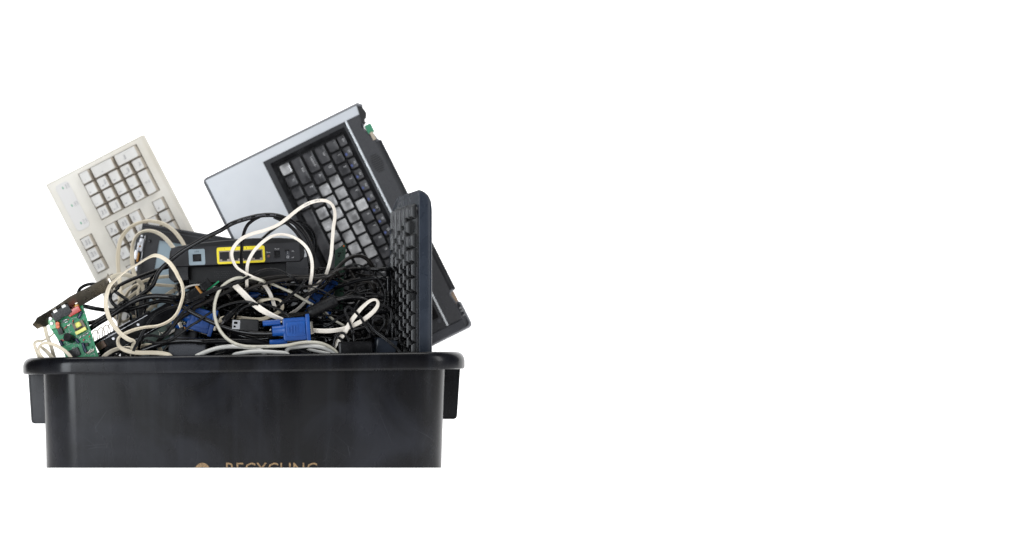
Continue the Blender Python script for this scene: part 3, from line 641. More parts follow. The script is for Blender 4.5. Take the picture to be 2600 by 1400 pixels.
text_into(bm, 'LR', *c(*Z3(930, 1125)), .00005, 5 * k, rot=-70, thick=.00005); text_into(bm, 'S', *c(*Z3(1010, 1330)), .00005, 6 * k, rot=20, thick=.00005)
add_mesh('silkscreen', bm, 'ink_white', board, smooth=False)
for i, (zx, zy, m_) in enumerate(((930, 1040, 'red'), (838, 1095, 'red'), (665, 790, 'red'), (560, 880, 'brown_rubber'), (545, 900, 'red'), (480, 1095, 'red'), (510, 1105, 'red'), (900, 990, 'metal_bright'), (840, 1020, 'metal_bright'), (790, 1050, 'metal_bright'), (545, 775, 'metal_bright'), (560, 810, 'metal_bright'), (600, 860, 'metal'))):
    comp('resistor', m_, zx, zy, 9 if i > 9 else 6, 3, .003, 25 if i > 3 else 70, r=.0006)
random.seed(11)
for i in range(34):
    zy = random.uniform(760, 1320); zx = random.uniform(430 + (zy - 760) * .25, 860 + (zy - 760) * .36)
    comp('surface_component', random.choice(('metal', 'ink_white', 'black', 'cap_blue', 'red', 'metal_brown')), zx, zy, random.uniform(2, 5), random.uniform(1.6, 3), .0016, random.choice((20, 110)), r=.0003, bev=.0002)
for i in range(6): comp('resistor', 'metal', 905 + i * 18, 1300 - i * 9, 2.6, 8, .002, 10)

# ---------------------------------------------------------------- disk drive
YD = .105; k = K(YD)
dr = thing('disk_drive', 'black metal disk drive with screw holes lying under the beige cable loop', 'disk drive', frame(240, 868, YD, 29.3))
bm = bmesh.new(); slab(bm, *X(-3, 262, -50, -4), -.05, 0, .0008, .0005); slab(bm, *X(-14, 160, -5, 1), -.05, .0010, .0006, .0004)
add_mesh('housing', bm, 'cable_gloss', dr)
bm = bmesh.new(); slab(bm, *X(2, 150, -7.5, -6), .0001, .0008, .0002, .0002); slab(bm, *X(60, 220, -47, -46), .0001, .0008, .0002, .0002); slab(bm, *X(72, 105, 1.5, 3), -.001, .001, .0002, .0002); add_mesh('steel_edge', bm, 'metal_bright', dr)
for x in (45.5, 117.5):
    bm = bmesh.new(); lathe(bm, Vector((*X(x, -16.5), 0)), Vector((*X(x, -16.5), .0008)), [(0, 4 * k), (1, 3.4 * k), (1, 2 * k), (.3, 1.8 * k)], 16); add_mesh('screw_hole', bm, 'metal_bright', dr)
bm = bmesh.new(); slab(bm, *X(-2, 22, -26, -8), .0005, .005, .001, .0006); add_mesh('power_connector', bm, 'metal_brown', dr)
bm = bmesh.new()
for i in range(3): slab(bm, *X(37 + i * 6, 41.5 + i * 6, -4.9 - i * .4, -3.6 - i * .4), .0012, .0014, .0001, .0001)
add_mesh('white_marking', bm, 'ink_white', dr)
bm = bmesh.new(); slab(bm, *X(90, 285, -82, -50.5), -.012, -.004, .0008, .0003); b2 = add_mesh('logic_board', bm, 'pcb_dark', dr)
bm = bmesh.new()
for i in range(70): x = random.uniform(150, 275); y = random.uniform(-78, -53); s = random.uniform(1, 3); slab(bm, *X(x, x + s * 1.4, y, y + s), -.004, -.003, .0002, .0001)
add_mesh('surface_component', bm, 'metal', b2)
bm = bmesh.new(); slab(bm, *X(176, 196, -66, -55), -.004, -.0015, .0005, .0003); add_mesh('chip', bm, 'black', b2)
bm = bmesh.new(); slab(bm, *X(170, 225, -77, -71), -.004, .001, .0006, .0005); add_mesh('ribbon_connector', bm, 'white_cable', b2)

# ---------------------------------------------------------------- upright green board on the right
YG = .16; k = K(YG)
gb = thing('circuit_board', 'small dark green circuit board standing upright among black cables beside the laptop keys', 'circuit board', frame(863, 665, YG, -2))
bm = bmesh.new(); prism(bm, [(x * k, y * k) for x, y in ((-13, 28), (12, 48), (14, 40), (11, -120), (-13, -120))], -.0016, 0); g1 = add_mesh('board', bm, 'pcb_dark', gb, smooth=False)
bm = bmesh.new()
for i in range(14): x = random.uniform(-10, 6); y = random.uniform(-40, 30); slab(bm, *X(x, x + random.uniform(2, 5), y, y + random.uniform(1.5, 4)), 0, .002, .0003, .0002)
add_mesh('chip', bm, 'black', gb)
bm = bmesh.new(); slab(bm, *X(7, 10, 38, 42), 0, .001, .0003, .0002); add_mesh('solder_point', bm, 'orange', gb)

# ---------------------------------------------------------------- cables
def catmull(pts, sub=7):
    out = []; n = len(pts)
    for i in range(n - 1):
        p0, p1, p2, p3 = pts[max(i - 1, 0)], pts[i], pts[i + 1], pts[min(i + 2, n - 1)]
        for j in range(sub):
            t = j / sub
            out.append(tuple(.5 * ((2 * b) + (-a + c_) * t + (2 * a - 5 * b + 4 * c_ - d) * t * t + (-a + 3 * b - 3 * c_ + d) * t ** 3) for a, b, c_, d in zip(p0, p1, p2, p3)))
    out.append(pts[-1]); return out
ZR = {'A': (40, 640, 4.335), 'B': (260, 540, 6.933), 'C': (220, 700, 6.603), 'D': (460, 680, 6.03), 'E': (720, 620, 4.783), 'F': (560, 500, 6.303), 'P': (0, 0, 1)}
def seg(z, Y, *pts, w=.95):
    """points read off a zoomed crop; Y = depth or (first, last); optional third value = how far the ribbon faces us"""
    x0, y0, s = ZR[z]; n = len(pts); Ya, Yb = Y if isinstance(Y, tuple) else (Y, Y)
    return [(x0 + p[0] / s, y0 + p[1] / s, Ya + (Yb - Ya) * i / max(1, n - 1), p[2] if len(p) > 2 else w) for i, p in enumerate(pts)]
def tails(pts, a, b):
    def tail(p, q):
        dx, dy = q[0] - p[0], q[1] - p[1]; l = max(1e-3, math.hypot(dx, dy)); dx, dy = dx / l, dy / l
        Y = q[2]; w_ = q[3] if len(q) > 3 else .8
        if q[1] > 868: return [(q[0] + dx * 8, q[1] + 18, Y + .004, w_), (q[0] + dx * 10, 940, Y + .01, w_)]
        return [(q[0] + dx * 7, q[1] + dy * 7 + 2, min(.34, Y + .022), w_), (q[0] + dx * 11, q[1] + dy * 10 + 8, min(.35, Y + .05), w_), (q[0] + dx * 12, q[1] + dy * 10 + 22, min(.36, Y + .075), w_)]
    out = list(pts)
    if b: out += tail(pts[-2], pts[-1])
    if a: out = tail(pts[1], pts[0])[::-1] + out
    return out
def cable(name, label, pts, r, m_, a=True, b=True, flat=0, twin=False, group=None, cat='cable', text=None, sides=10):
    if r > 1.4:
        q = [pts[0]]
        for p_ in pts[1:]:
            if math.hypot(p_[0] - q[-1][0], p_[1] - q[-1][1]) > 6.5: q.append(p_)
        pts = q
    flat *= 1.12
    raw = tails(pts, a, b); d = catmull(raw); V = [P(p[0], p[1], p[2]) for p in d]; bm = bmesh.new(); n = len(V)
    if flat:
        rings = []; prev = None
        for i in range(n):
            T = (V[min(i + 1, n - 1)] - V[max(i - 1, 0)]).normalized(); side = T.cross(Vector((0, 1, 0)))
            if side.length < .15: side = prev or T.orthogonal()
            side.normalize()
            if prev and side.dot(prev) < 0: side = -side
            prev = side; w = max(0, min(1, d[i][3])); dep = T.cross(side).normalized()
            Wv = (side * w + dep * math.sqrt(1 - w * w)).normalized(); N_ = T.cross(Wv).normalized(); kk = K(d[i][2]); hw, ht = flat / 2 * kk, r * kk
            cs = [(1, -.35), (1, .35), (.9, .85), (.55, 1), (.12, 1), (0, .8), (-.12, 1), (-.55, 1), (-.9, .85), (-1, .35), (-1, -.35), (-.9, -.85), (-.55, -1), (-.12, -1), (0, -.8), (.12, -1), (.55, -1), (.9, -.85)]
            rings.append([V[i] + Wv * (x * hw) + N_ * (y * ht) for x, y in cs])
        loft(bm, rings)
    elif twin:
        off = []; prev = None
        for i in range(n):
            T = (V[min(i + 1, n - 1)] - V[max(i - 1, 0)]).normalized(); side = T.cross(Vector((0, 1, 0)))
            if side.length < .15: side = prev or T.orthogonal()
            side.normalize()
            if prev and side.dot(prev) < 0: side = -side
            prev = side; off.append(side * (r * K(d[i][2]) * .95))
        tube(bm, [v + o_ for v, o_ in zip(V, off)], r * PX * 1.05, 8); tube(bm, [v - o_ for v, o_ in zip(V, off)], r * PX * 1.05, 8)
    else:
        tube(bm, V, r * K(pts[len(pts) // 2][2]), sides)
    o = add_mesh(name, bm, m_, angle=60); tag(o, label, cat, group)
    if text:
        s, ta, h, tm, off = text; bm = bmesh.new(); tot = 0; acc = [0]; tp = P(ta[0], ta[1], pts[len(pts) // 2][2])
        for i in range(1, n): tot += (V[i] - V[i - 1]).length; acc.append(tot)
        pos = acc[min(range(n), key=lambda i: (V[i].x - tp.x) ** 2 + (V[i].z - tp.z) ** 2)]; dirn = 1
        for ch in s:
            i = next((j for j in range(n - 1) if acc[j + 1] >= pos), n - 2); f_ = (pos - acc[i]) / max(1e-9, acc[i + 1] - acc[i]); p = V[i].lerp(V[i + 1], f_); T = (V[i + 1] - V[i]).normalized()
            if T.x < 0: T = -T; dirn = -1
            up = Vector((0, -1, 0)).cross(T).normalized() * -1
            up = T.cross(Vector((0, 1, 0))) * -1
            if up.z < 0: up = -up
            mx = Matrix((T, up, T.cross(up))).transposed().to_4x4(); mx.translation = p + Vector((0, -1, 0)) * off * PX
            if mx.col[2].y > 0: pass
            if ch != ' ': text_into(bm, ch, 0, 0, 0, h * PX, 0, 0, .00008, 1, mx)
            pos += (h * 1.0 * PX if ch != ' ' else h * 1.6 * PX) * dirn
        add_mesh('printed_text', bm, tm, o, smooth=False)
    return o
S = seg
FL = 10.5
# --- foreground ribbons
cable('flat_phone_cable', 'beige flat cable making the big open loop in front of the disk drive', S('C', .035, (1405, 1350, .8), (1300, 1312, .9), (1100, 1296, .95), (900, 1298, .95), (700, 1272, .95), (570, 1212, .8), (525, 1130, .6), (545, 1040, .4), (660, 965, .6), (820, 903, .6), (1000, 866, .5), (1200, 842, .45)) + S('C', (.035, .03), (1380, 765, .5), (1510, 640, .5), (1585, 460, .5), (1620, 300, .55), (1595, 140, .6), (1525, 0, .7)) + S('B', .03, (1290, 1040, .8), (1190, 895, .85), (1060, 795, .8), (930, 755, .7), (800, 800, .4), (620, 910, .3), (420, 1030, .3), (230, 1190, .5)) + S('C', (.03, .035), (380, 190, .8), (325, 380, .9), (325, 520, .95), (370, 690, .95), (450, 830, .95), (560, 965, .95), (690, 1065, .95), (790, 1105, .7)) + S('C', .045, (775, 1180, .7), (765, 1240, .8)), 1.7, 'beige_cable', flat=FL, b=True)
cable('flat_phone_cable', 'tall beige flat cable loop over the numeric keys of the beige keyboard', S('C', (.20, .23), (560, 420), (555, 240), (555, 80)) + S('B', .235, (290, 1100), (272, 820), (305, 530), (400, 350, .8), (550, 222, .6), (750, 155, .5), (900, 155, .6), (1080, 200, .7), (1250, 315, .8), (1370, 460, .9), (1440, 580, .9), (1480, 680)), 2.0, 'beige_cable', flat=9.5)
cable('flat_phone_cable', 'lower beige flat cable loop over the hinge of the broken screen', S('C', (.19, .225), (620, 380), (570, 230)) + S('B', .23, (560, 1180), (540, 1000), (522, 750, .9), (535, 560, .6), (595, 420, .5), (700, 340, .4), (850, 322, .5), (1000, 372, .7), (1130, 475, .85), (1240, 610, .9), (1290, 700)), 2.0, 'beige_cable', flat=10)
cable('flat_phone_cable', 'beige flat cable arching behind the tip of the metal bracket', S('B', (.12, .14), (100, 1220), (170, 1140), (300, 1095), (450, 1105), (600, 1170), (690, 1270), (730, 1380)) + S('C', .15, (960, 260, .9), (1040, 300, .9), (1090, 340)), 2.0, 'beige_cable', flat=9.5, a=False)
cable('flat_phone_cable', 'beige flat cable passing left to right just under the router foot', S('C', .18, (640, 390), (720, 240, .7), (850, 150, .6), (960, 95, .6), (1150, 40, .8), (1380, 15, .8), (1560, 30)), 1.8, 'beige_cable', flat=8)
cable('flat_phone_cable', 'second beige flat cable below the router foot, in front of the blue screen', S('C', .17, (640, 430), (760, 330), (880, 240, .7), (1000, 175, .8), (1150, 155, .9), (1380, 170, .9), (1600, 180, .8), (1700, 200)), 1.8, 'beige_cable', flat=7.5)
cable('flat_phone_cable', 'beige flat cable rising diagonally past the blue screen towards the router', S('C', .19, (1000, 620), (1150, 480), (1350, 320), (1500, 230), (1620, 200), (1800, 190)), 1.8, 'beige_cable', flat=9)
cable('flat_phone_cable', 'short beige ribbon curling through the coils between keyboard and screen', S('C', .16, (560, 700), (600, 480), (680, 300, .6), (800, 170, .5), (880, 170, .6), (860, 280, .8), (850, 480)), 1.8, 'beige_cable', flat=7)
cable('flat_phone_cable', 'beige ribbon hanging vertically behind the black cables under the keyboard', S('C', .205, (555, 300), (545, 500), (540, 700), (545, 830)), 1.8, 'beige_cable', flat=9)
cable('flat_phone_cable', 'beige ribbon sloping down behind the top of the disk drive', S('C', .20, (420, 640), (520, 740), (640, 770), (760, 700)), 1.8, 'beige_cable', flat=7)
cable('flat_phone_cable', 'wide white flat cable looping high over the laptop keys and the yellow ports', S('E', (.12, .07), (60, 860, .8), (160, 800, .8), (250, 710, .7), (340, 560, .7), (440, 460, .8), (520, 360, .9)) + S('F', (.065, .035), (1765, 960), (1785, 750), (1805, 500), (1830, 320, .9), (1815, 190, .8), (1755, 100, .7), (1650, 60, .85), (1500, 75), (1350, 135), (1200, 235), (1060, 350), (900, 460), (700, 540), (500, 595), (340, 670), (230, 780), (180, 890, .9), (195, 1010, .75), (260, 1130, .6), (380, 1215, .5), (500, 1275, .5)) + S('D', .045, (1080, 140, .5), (1180, 175, .5)), 1.7, 'white_cable', flat=8.2, text=('CABLE  MFCR', (774, 521), 3.6, 'ink_grey', 2.4))
cable('flat_phone_cable', 'white flat cable arching from under the ports over the router power switch', S('D', (.06, .045), (1005, 280), (1005, 180), (1005, 60)) + S('F', (.045, .04), (418, 1180), (440, 1050), (510, 905), (600, 795), (720, 690, .9), (850, 622, .6), (980, 602, .5), (1100, 622, .6), (1230, 680, .7), (1350, 780, .85), (1425, 900), (1463, 1050), (1462, 1220)) + S('E', .06, (325, 470)), 1.6, 'white_cable', flat=7.6)
cable('flat_phone_cable', 'bright white flat strip crossing diagonally down to the blue plug', S('D', (.05, .04), (815, 262), (950, 395), (1090, 535), (1240, 650, .95), (1400, 735, .7), (1560, 800, .5)), 1.6, 'white_cable', a=False, b=False, flat=14)
cable('flat_phone_cable', 'white flat cable looped right of the blue plug below the upright black keyboard', S('E', (.045, .04), (345, 1050), (550, 1056), (750, 1025), (930, 945), (1080, 830, .9), (1145, 740, .7), (1125, 680, .4), (1050, 690, .5), (950, 775, .7), (870, 870, .85), (800, 970), (740, 1080), (680, 1160), (620, 1240)), 1.7, 'white_cable', a=False, flat=10.5)
cable('flat_phone_cable', 'beige flat ring of cable between the white strip and the ferrite', S('D', .075, (600, 830), (615, 775, .6), (700, 758, .6), (900, 768, .8), (1100, 790), (1250, 785), (1380, 735), (1490, 680), (1550, 610, .8), (1520, 510, .5), (1420, 478, .4), (1300, 490, .6), (1220, 510)), 1.8, 'beige_cable', flat=8.5)
cable('flat_phone_cable', 'pinkish white flat cable dropping steeply right of the diagonal white strip', S('D', .085, (1250, 250), (1300, 300), (1360, 400), (1405, 520), (1440, 620)), 1.8, 'white_cable', flat=9)
cable('flat_phone_cable', 'thin white cable curving over the black plug under the router', S('D', .12, (-60, 420), (20, 340), (120, 285), (250, 262), (400, 270), (520, 300), (640, 360), (700, 400)), 2.6, 'white_cable')
cable('flat_phone_cable', 'beige flat cable lying on the rim left of the grey brick, behind the front loop', S('C', .05, (280, 1375), (380, 1290), (500, 1235, .8), (620, 1215, .6), (740, 1220, .5)), 1.8, 'beige_cable', flat=9.5)
cable('flat_phone_cable', 'beige flat cable end lying over the thick black cable at the rim', S('C', .06, (860, 1240), (900, 1200, .9), (1000, 1170, .9), (1120, 1175, .7), (1200, 1190)), 1.8, 'beige_cable', flat=9.5)
# far left curls
cable('flat_phone_cable', 'beige flat cable curling out over the left rim in front of the circuit card', S('A', .025, (640, 1215), (590, 1140), (520, 1075), (430, 1025, .9), (330, 1003, .7), (265, 1035, .5), (252, 1095, .6), (290, 1160, .7), (340, 1200)), 1.7, 'beige_cable', flat=8, b=False, a=False)
cable('flat_phone_cable', 'beige flat cable hanging straight down below the bracket tip', S('A', .058, (312, 790), (325, 850), (345, 930), (385, 1030), (430, 1180)), 1.7, 'beige_cable', flat=9, a=False, b=False)
cable('flat_phone_cable', 'leftmost beige flat cable bulging out past the rim corner', S('A', .045, (290, 985, .5), (235, 985, .5), (205, 1010, .6), (225, 1080, .8), (265, 1170, .9)), 1.7, 'beige_cable', flat=9, a=False, b=False)
cable('flat_phone_cable', 'thin beige cable slanting from the card down to the left rim', S('A', .06, (450, 850, .3), (400, 915, .3), (330, 960, .3), (270, 990, .3)), 1.7, 'beige_cable', flat=6, a=False, b=False)
cable('flat_phone_cable', 'short beige ribbon at the left rim inside the curl', S('A', .04, (262, 1035, .3), (300, 1062, .7), (350, 1105), (420, 1190)), 1.7, 'beige_cable', flat=9, a=False, b=False)
coil = []
for i in range(40):
    t_ = i / 39; a_ = t_ * 2 * math.pi * 4.5; coil.append((232 + t_ * 62 + 6 * math.cos(a_), 858 - t_ * 30 + 14 * math.sin(a_), .15 + .01 * math.cos(a_ + .8), 1))
cable('coiled_phone_cord', 'thin beige coiled cord seen between the circuit card and the disk drive', coil, 1.3, 'beige_cable', sides=8)
# grey round ones
cable('round_data_cable', 'grey round cable forming the tall C shape left of the blue plug', S('D', (.045, .018), (1240, 200), (1150, 170), (1040, 150), (850, 160), (705, 225), (600, 325), (540, 450), (508, 600), (512, 730), (545, 860), (610, 985), (705, 1090), (830, 1165), (960, 1200), (1120, 1210), (1400, 1205), (1620, 1190)) + S('E', (.022, .034), (60, 1215), (200, 1200), (330, 1192), (450, 1205), (560, 1250), (650, 1325)), 4.2, 'grey_cable', text=('CABLE  2.0  REVISION', (605, 874), 3.4, 'ink_grey', 4.5))
cable('round_data_cable', 'greenish grey cable sloping down towards the ferrite core', S('D', .075, (1420, 262), (1600, 340), (1700, 385)) + S('E', .08, (60, 560), (150, 620), (250, 680), (340, 730), (450, 800)), 3.4, 'grey_cable')
cable('round_data_cable', 'grey cable passing under the ferrite core to the right loop', S('E', .095, (470, 800), (540, 865), (620, 930), (720, 985)), 3.2, 'grey_cable')
cable('power_cable', 'light grey thick cable resting on the rim left of centre', S('D', .032, (230, 1365), (300, 1325), (420, 1275), (580, 1228), (760, 1208), (950, 1212), (1100, 1240), (1250, 1290)), 5.6, 'light_grey_cable')
cable('power_cable', 'light grey thick cable lowest on the rim below the blue plug', S('D', .03, (800, 1345), (880, 1315), (1050, 1290), (1250, 1285), (1450, 1295), (1620, 1320)), 5.0, 'light_grey_cable')
cable('power_cable', 'light grey thick cable bending down to the rim left of the black adapter', S('E', .035, (60, 1270), (170, 1250), (300, 1238), (430, 1248), (550, 1285), (660, 1345)), 5.4, 'light_grey_cable')
cable('power_cable', 'light grey cable at the rim behind the bent one near the adapter', S('E', .05, (300, 1290), (400, 1300), (500, 1320), (600, 1345)), 4, 'light_grey_cable')
# --- thick black
cable('power_cable', 'thick black cable sweeping in an arch over the router with printed lettering', S('C', (.12, .07), (600, 540), (760, 430), (950, 300), (1100, 170)) + S('B', (.065, .055), (1000, 1035), (1200, 840), (1400, 685), (1620, 555), (1850, 425), (2080, 315)) + S('F', (.05, .07), (180, 430), (400, 355), (620, 303), (820, 292), (1000, 330), (1190, 430), (1340, 580), (1430, 750), (1470, 900), (1480, 1090), (1470, 1250)), 5.8, 'cable', text=('LOW VOLTAGE  COMPUTER  CABLE', (604, 560), 3.4, 'ink_grey', 6.1))
cable('power_cable', 'black cable hanging straight down across the yellow port frame', S('F', (.06, .04), (620, 320), (520, 375), (430, 455), (380, 560), (350, 700), (338, 850), (332, 1000), (345, 1130), (370, 1260)), 4.4, 'cable', a=False)
cable('power_cable', 'black cable running inside the big arch behind the white loops', S('F', (.08, .09), (850, 320), (1020, 400), (1150, 500), (1250, 620), (1330, 760), (1400, 900), (1430, 1100)), 4.6, 'cable', a=False)
cable('power_cable', 'black cable lying over the silver palm rest behind the router', S('F', (.235, .28), (560, 780), (700, 640), (850, 520), (1000, 430), (1200, 390), (1350, 430), (1450, 520), (1510, 640), (1530, 780), (1500, 900), (1480, 1050)), 3.6, 'cable')
vg = cable('monitor_cable', 'long black monitor cable running into the front blue plug', S('A', (.12, .10), (760, 600), (880, 625), (1000, 640), (1200, 640), (1350, 608), (1500, 562)) + S('C', (.09, .06), (1250, 425), (1400, 445), (1560, 495), (1750, 590)) + S('D', (.055, .035), (0, 585), (200, 705), (400, 805), (600, 890), (800, 955), (1000, 995), (1200, 1010), (1420, 1008)), 5.7, 'cable', b=False)
cable('power_cable', 'thick black cable arching over the left side above the disk drive', S('A', (.09, .07), (800, 860), (900, 790), (1000, 730), (1100, 668), (1200, 600), (1300, 543), (1420, 500), (1560, 487), (1720, 500)) + S('C', .08, (1600, 395), (1780, 425), (1950, 450)) + S('D', .09, (60, 465), (200, 520)), 6.8, 'cable')
cable('power_cable', 'black cable stub reaching the green card above the thickest cable', S('A', (.10, .12), (790, 785), (880, 765), (970, 715), (1080, 640), (1180, 560)), 5.6, 'cable')
cable('power_cable', 'black cable arching up behind the metal bracket', S('A', (.14, .12), (680, 560), (685, 470), (705, 410), (765, 368), (850, 352), (950, 370), (1040, 400), (1140, 470), (1230, 530), (1300, 590)), 4.2, 'cable')
cable('power_cable', 'black cable hooking round to the left beside the bracket tab', S('B', (.14, .10), (1330, 930), (1140, 965), (900, 1035), (700, 1108), (500, 1185), (300, 1285)) + S('A', .10, (1120, 400), (1055, 450), (1040, 510), (1070, 570), (1130, 610), (1220, 650)), 4.6, 'cable')
cable('power_cable', 'black cable dropping steeply beside the router foot', S('B', (.14, .12), (1250, 940), (960, 1020), (900, 1100), (830, 1210), (780, 1340)) + S('C', .12, (1000, 150), (985, 300), (980, 450), (975, 620)), 3.6, 'cable', a=False)
cable('power_cable', 'thickest black cable lying along the front rim beneath the blue plug', S('C', (.05, .04), (900, 1280), (1050, 1215), (1250, 1145), (1450, 1105), (1700, 1095), (1950, 1105)) + S('D', .042, (250, 1140), (500, 1125), (750, 1125), (1000, 1130), (1200, 1140), (1350, 1165), (1500, 1200)) + S('E', .042, (80, 1240), (200, 1290), (320, 1350)), 7.6, 'cable')
cable('power_cable', 'black cable on the rim between the two light grey cables', S('D', .045, (480, 1365), (650, 1310), (800, 1260), (980, 1225), (1150, 1225), (1400, 1260)), 5.5, 'cable_gloss')
cable('power_cable', 'black cable at the rim right of the lowest light grey cable', S('E', .045, (-120, 1260), (0, 1280), (130, 1300), (260, 1335)), 7, 'cable')
cable('power_cable', 'thick black cable slanting from the blue plug at left up to the bundle', S('C', (.09, .07), (1200, 1100), (1350, 950), (1500, 790), (1620, 680), (1780, 590)) + S('D', .07, (200, 620), (400, 520), (600, 420), (800, 330), (1000, 250), (1200, 190), (1400, 150), (1600, 135), (1800, 145)) + S('E', .07, (120, 410), (300, 400), (500, 390)), 5.6, 'cable_dusty')
cable('power_cable', 'second black cable of the bundle running right under the router', S('D', .06, (850, 420), (1000, 340), (1200, 262), (1400, 215), (1600, 185), (1800, 172)) + S('E', .06, (200, 440), (380, 420), (520, 400), (620, 350)), 4.0, 'cable_dusty')
cable('signal_wire', 'thin black wire pair running diagonally from the rim over the drive to the router underside', S('C', (.035, .04), (790, 1250), (870, 1090), (950, 940), (1040, 790), (1160, 650), (1350, 555), (1600, 490)) + S('D', .035, (80, 530), (300, 438), (500, 350), (700, 285), (900, 215), (1080, 115), (1230, 50), (1380, 28), (1500, 50), (1620, 100), (1715, 160)), 1.9, 'cable_gloss', twin=True)
cable('signal_wire', 'thin black wire pair drooping beside the logic board of the drive', S('C', .045, (900, 1130), (960, 1030), (1100, 1005), (1250, 1030), (1360, 970), (1450, 840), (1540, 700), (1640, 590), (1800, 470), (1981, 380)) + S('D', .05, (200, 480), (400, 370), (560, 300)), 1.8, 'cable_gloss', twin=True)
cable('signal_wire', 'thin black cable crossing in front of the left blue plug', S('C', .035, (1010, 1090), (1150, 1130), (1350, 1110), (1550, 990), (1750, 840), (1920, 740)) + S('D', .04, (220, 850), (400, 720), (600, 605), (800, 540), (1000, 520), (1150, 560)), 3.2, 'cable')
cable('signal_wire', 'black cable bowing over the small black plugs to the blue plug', S('D', .045, (850, 720), (900, 650), (1000, 590), (1150, 560), (1300, 570), (1450, 620), (1590, 700), (1680, 790)), 3.2, 'cable')
# right-hand tangle
cable('power_cable', 'black cable arching in front of the laptop keys above the ferrite', S('E', (.10, .14), (480, 520), (560, 420), (650, 300), (750, 200), (850, 150), (950, 150), (1030, 200), (1085, 290), (1110, 400), (1105, 580)), 5, 'cable_dusty')
cable('signal_wire', 'thin black wire bowing widest across the laptop keys beside the upright keyboard', S('E', .075, (440, 500), (560, 350), (680, 300), (800, 258), (900, 250), (1000, 290), (1100, 370), (1180, 470), (1230, 590), (1225, 710), (1160, 810), (1080, 860)), 2.0, 'cable')
cable('signal_wire', 'black wire curving from the bundle up to the small green board', S('E', .065, (180, 560), (220, 520), (350, 500), (440, 475), (520, 400), (600, 340), (720, 300)), 3.2, 'cable_dusty')
cable('signal_wire', 'black wire bending back beneath the arch over the laptop keys', S('E', .12, (1115, 270), (1112, 340), (1060, 430), (960, 490), (850, 512), (700, 470), (600, 420)), 2.8, 'cable')
cable('power_cable', 'black lettered cable behind the green board, left of the laptop keys', S('E', .12, (480, 660), (560, 590), (700, 495), (820, 440), (950, 440), (1040, 470), (1100, 560)), 4.5, 'cable_dusty')
cable('power_cable', 'black cable sloping down from the bundle to the left of the ferrite', S('E', .085, (-60, 720), (150, 680), (300, 610), (430, 540), (520, 470)), 4.2, 'cable')
cable('signal_wire', 'thin black wire lying across the ferrite end', S('E', .052, (0, 480), (150, 498), (300, 518), (430, 550), (540, 600), (640, 665)), 1.8, 'cable', b=False)
cable('signal_wire', 'glossy black wire pair glinting left of the ferrite', S('E', .05, (-60, 760), (10, 690), (80, 630), (150, 570), (210, 510), (260, 440)), 2.0, 'cable_gloss', twin=True)
cable('power_cable', 'black cable leading from the ferrite to the right', S('E', (.065, .09), (600, 695), (700, 668), (820, 648), (950, 655), (1040, 700)), 6.5, 'cable', a=False)
cable('power_cable', 'black cable leading from the ferrite down behind the front blue plug', S('E', (.065, .08), (330, 830), (220, 860), (100, 880), (-40, 880)) + S('D', .085, (1400, 780)), 6.5, 'cable_dusty', a=False)
cable('signal_wire', 'black wire pair sweeping through the white loop down to the right rim', S('E', (.07, .03), (440, 1020), (560, 970), (680, 890), (780, 850), (880, 860), (980, 920), (1100, 1050), (1230, 1150), (1330, 1230), (1420, 1320)), 1.9, 'cable_gloss', twin=True)
cable('signal_wire', 'black wire pair standing up from the adapter through the white loop', S('E', .035, (860, 1090), (820, 1000), (780, 900), (745, 810), (780, 765), (850, 800), (940, 900), (1000, 1000), (1060, 1090)), 1.7, 'cable_gloss', twin=True)
cable('signal_wire', 'black wire pair falling vertically in front of the upright keyboard', S('E', .045, (1030, 740), (1180, 740), (1280, 780), (1310, 850), (1290, 950), (1240, 1120)), 1.7, 'cable_gloss', twin=True)
cable('signal_wire', 'black coil of wire low between the white loop and the upright keyboard', S('E', .055, (760, 1160), (900, 1165), (1050, 1130), (1160, 1060), (1225, 960), (1200, 890), (1120, 890), (1080, 960), (1110, 1040)), 2.6, 'cable')
cable('signal_wire', 'short black wire pair lying flat just above the right rim', S('E', .05, (1180, 1090), (1250, 1150), (1330, 1155), (1420, 1140)), 1.7, 'cable_gloss', twin=True)
cable('signal_wire', 'thin black wire arching right of the ferrite over the other wires', S('E', .085, (720, 640), (780, 580), (850, 570), (920, 610), (1000, 600), (1120, 610), (1220, 670), (1290, 750)), 2.2, 'cable')
cable('signal_wire', 'black knotted cord on top of the right adapter', S('E', .035, (600, 1250), (625, 1150), (660, 1100), (720, 1080), (770, 1130), (790, 1190), (740, 1200), (690, 1150), (650, 1130)), 3.6, 'cable', b=True)
for (a_, b_, c_, lab) in ((1230, 30, .09, 'black wire loop nearest the white strip in the dark middle'), (1100, 60, .10, 'black wire loop in the dark middle behind the small plugs')):
    cable('signal_wire', lab, S('D', c_, (a_ - 250, 620), (a_ - 150, 500 + b_), (a_, 470), (a_ + 120, 560), (a_ + 100, 700), (a_ - 20, 760 - b_), (a_ - 120, 690)), 3, 'cable')
cable('power_cable', 'black cable lying behind the collar of the front blue plug', [(600, 850, .07, 1), (650, 862, .065, 1), (700, 858, .062, 1), (760, 868, .066, 1), (800, 862, .07, 1)], 9, 'cable')
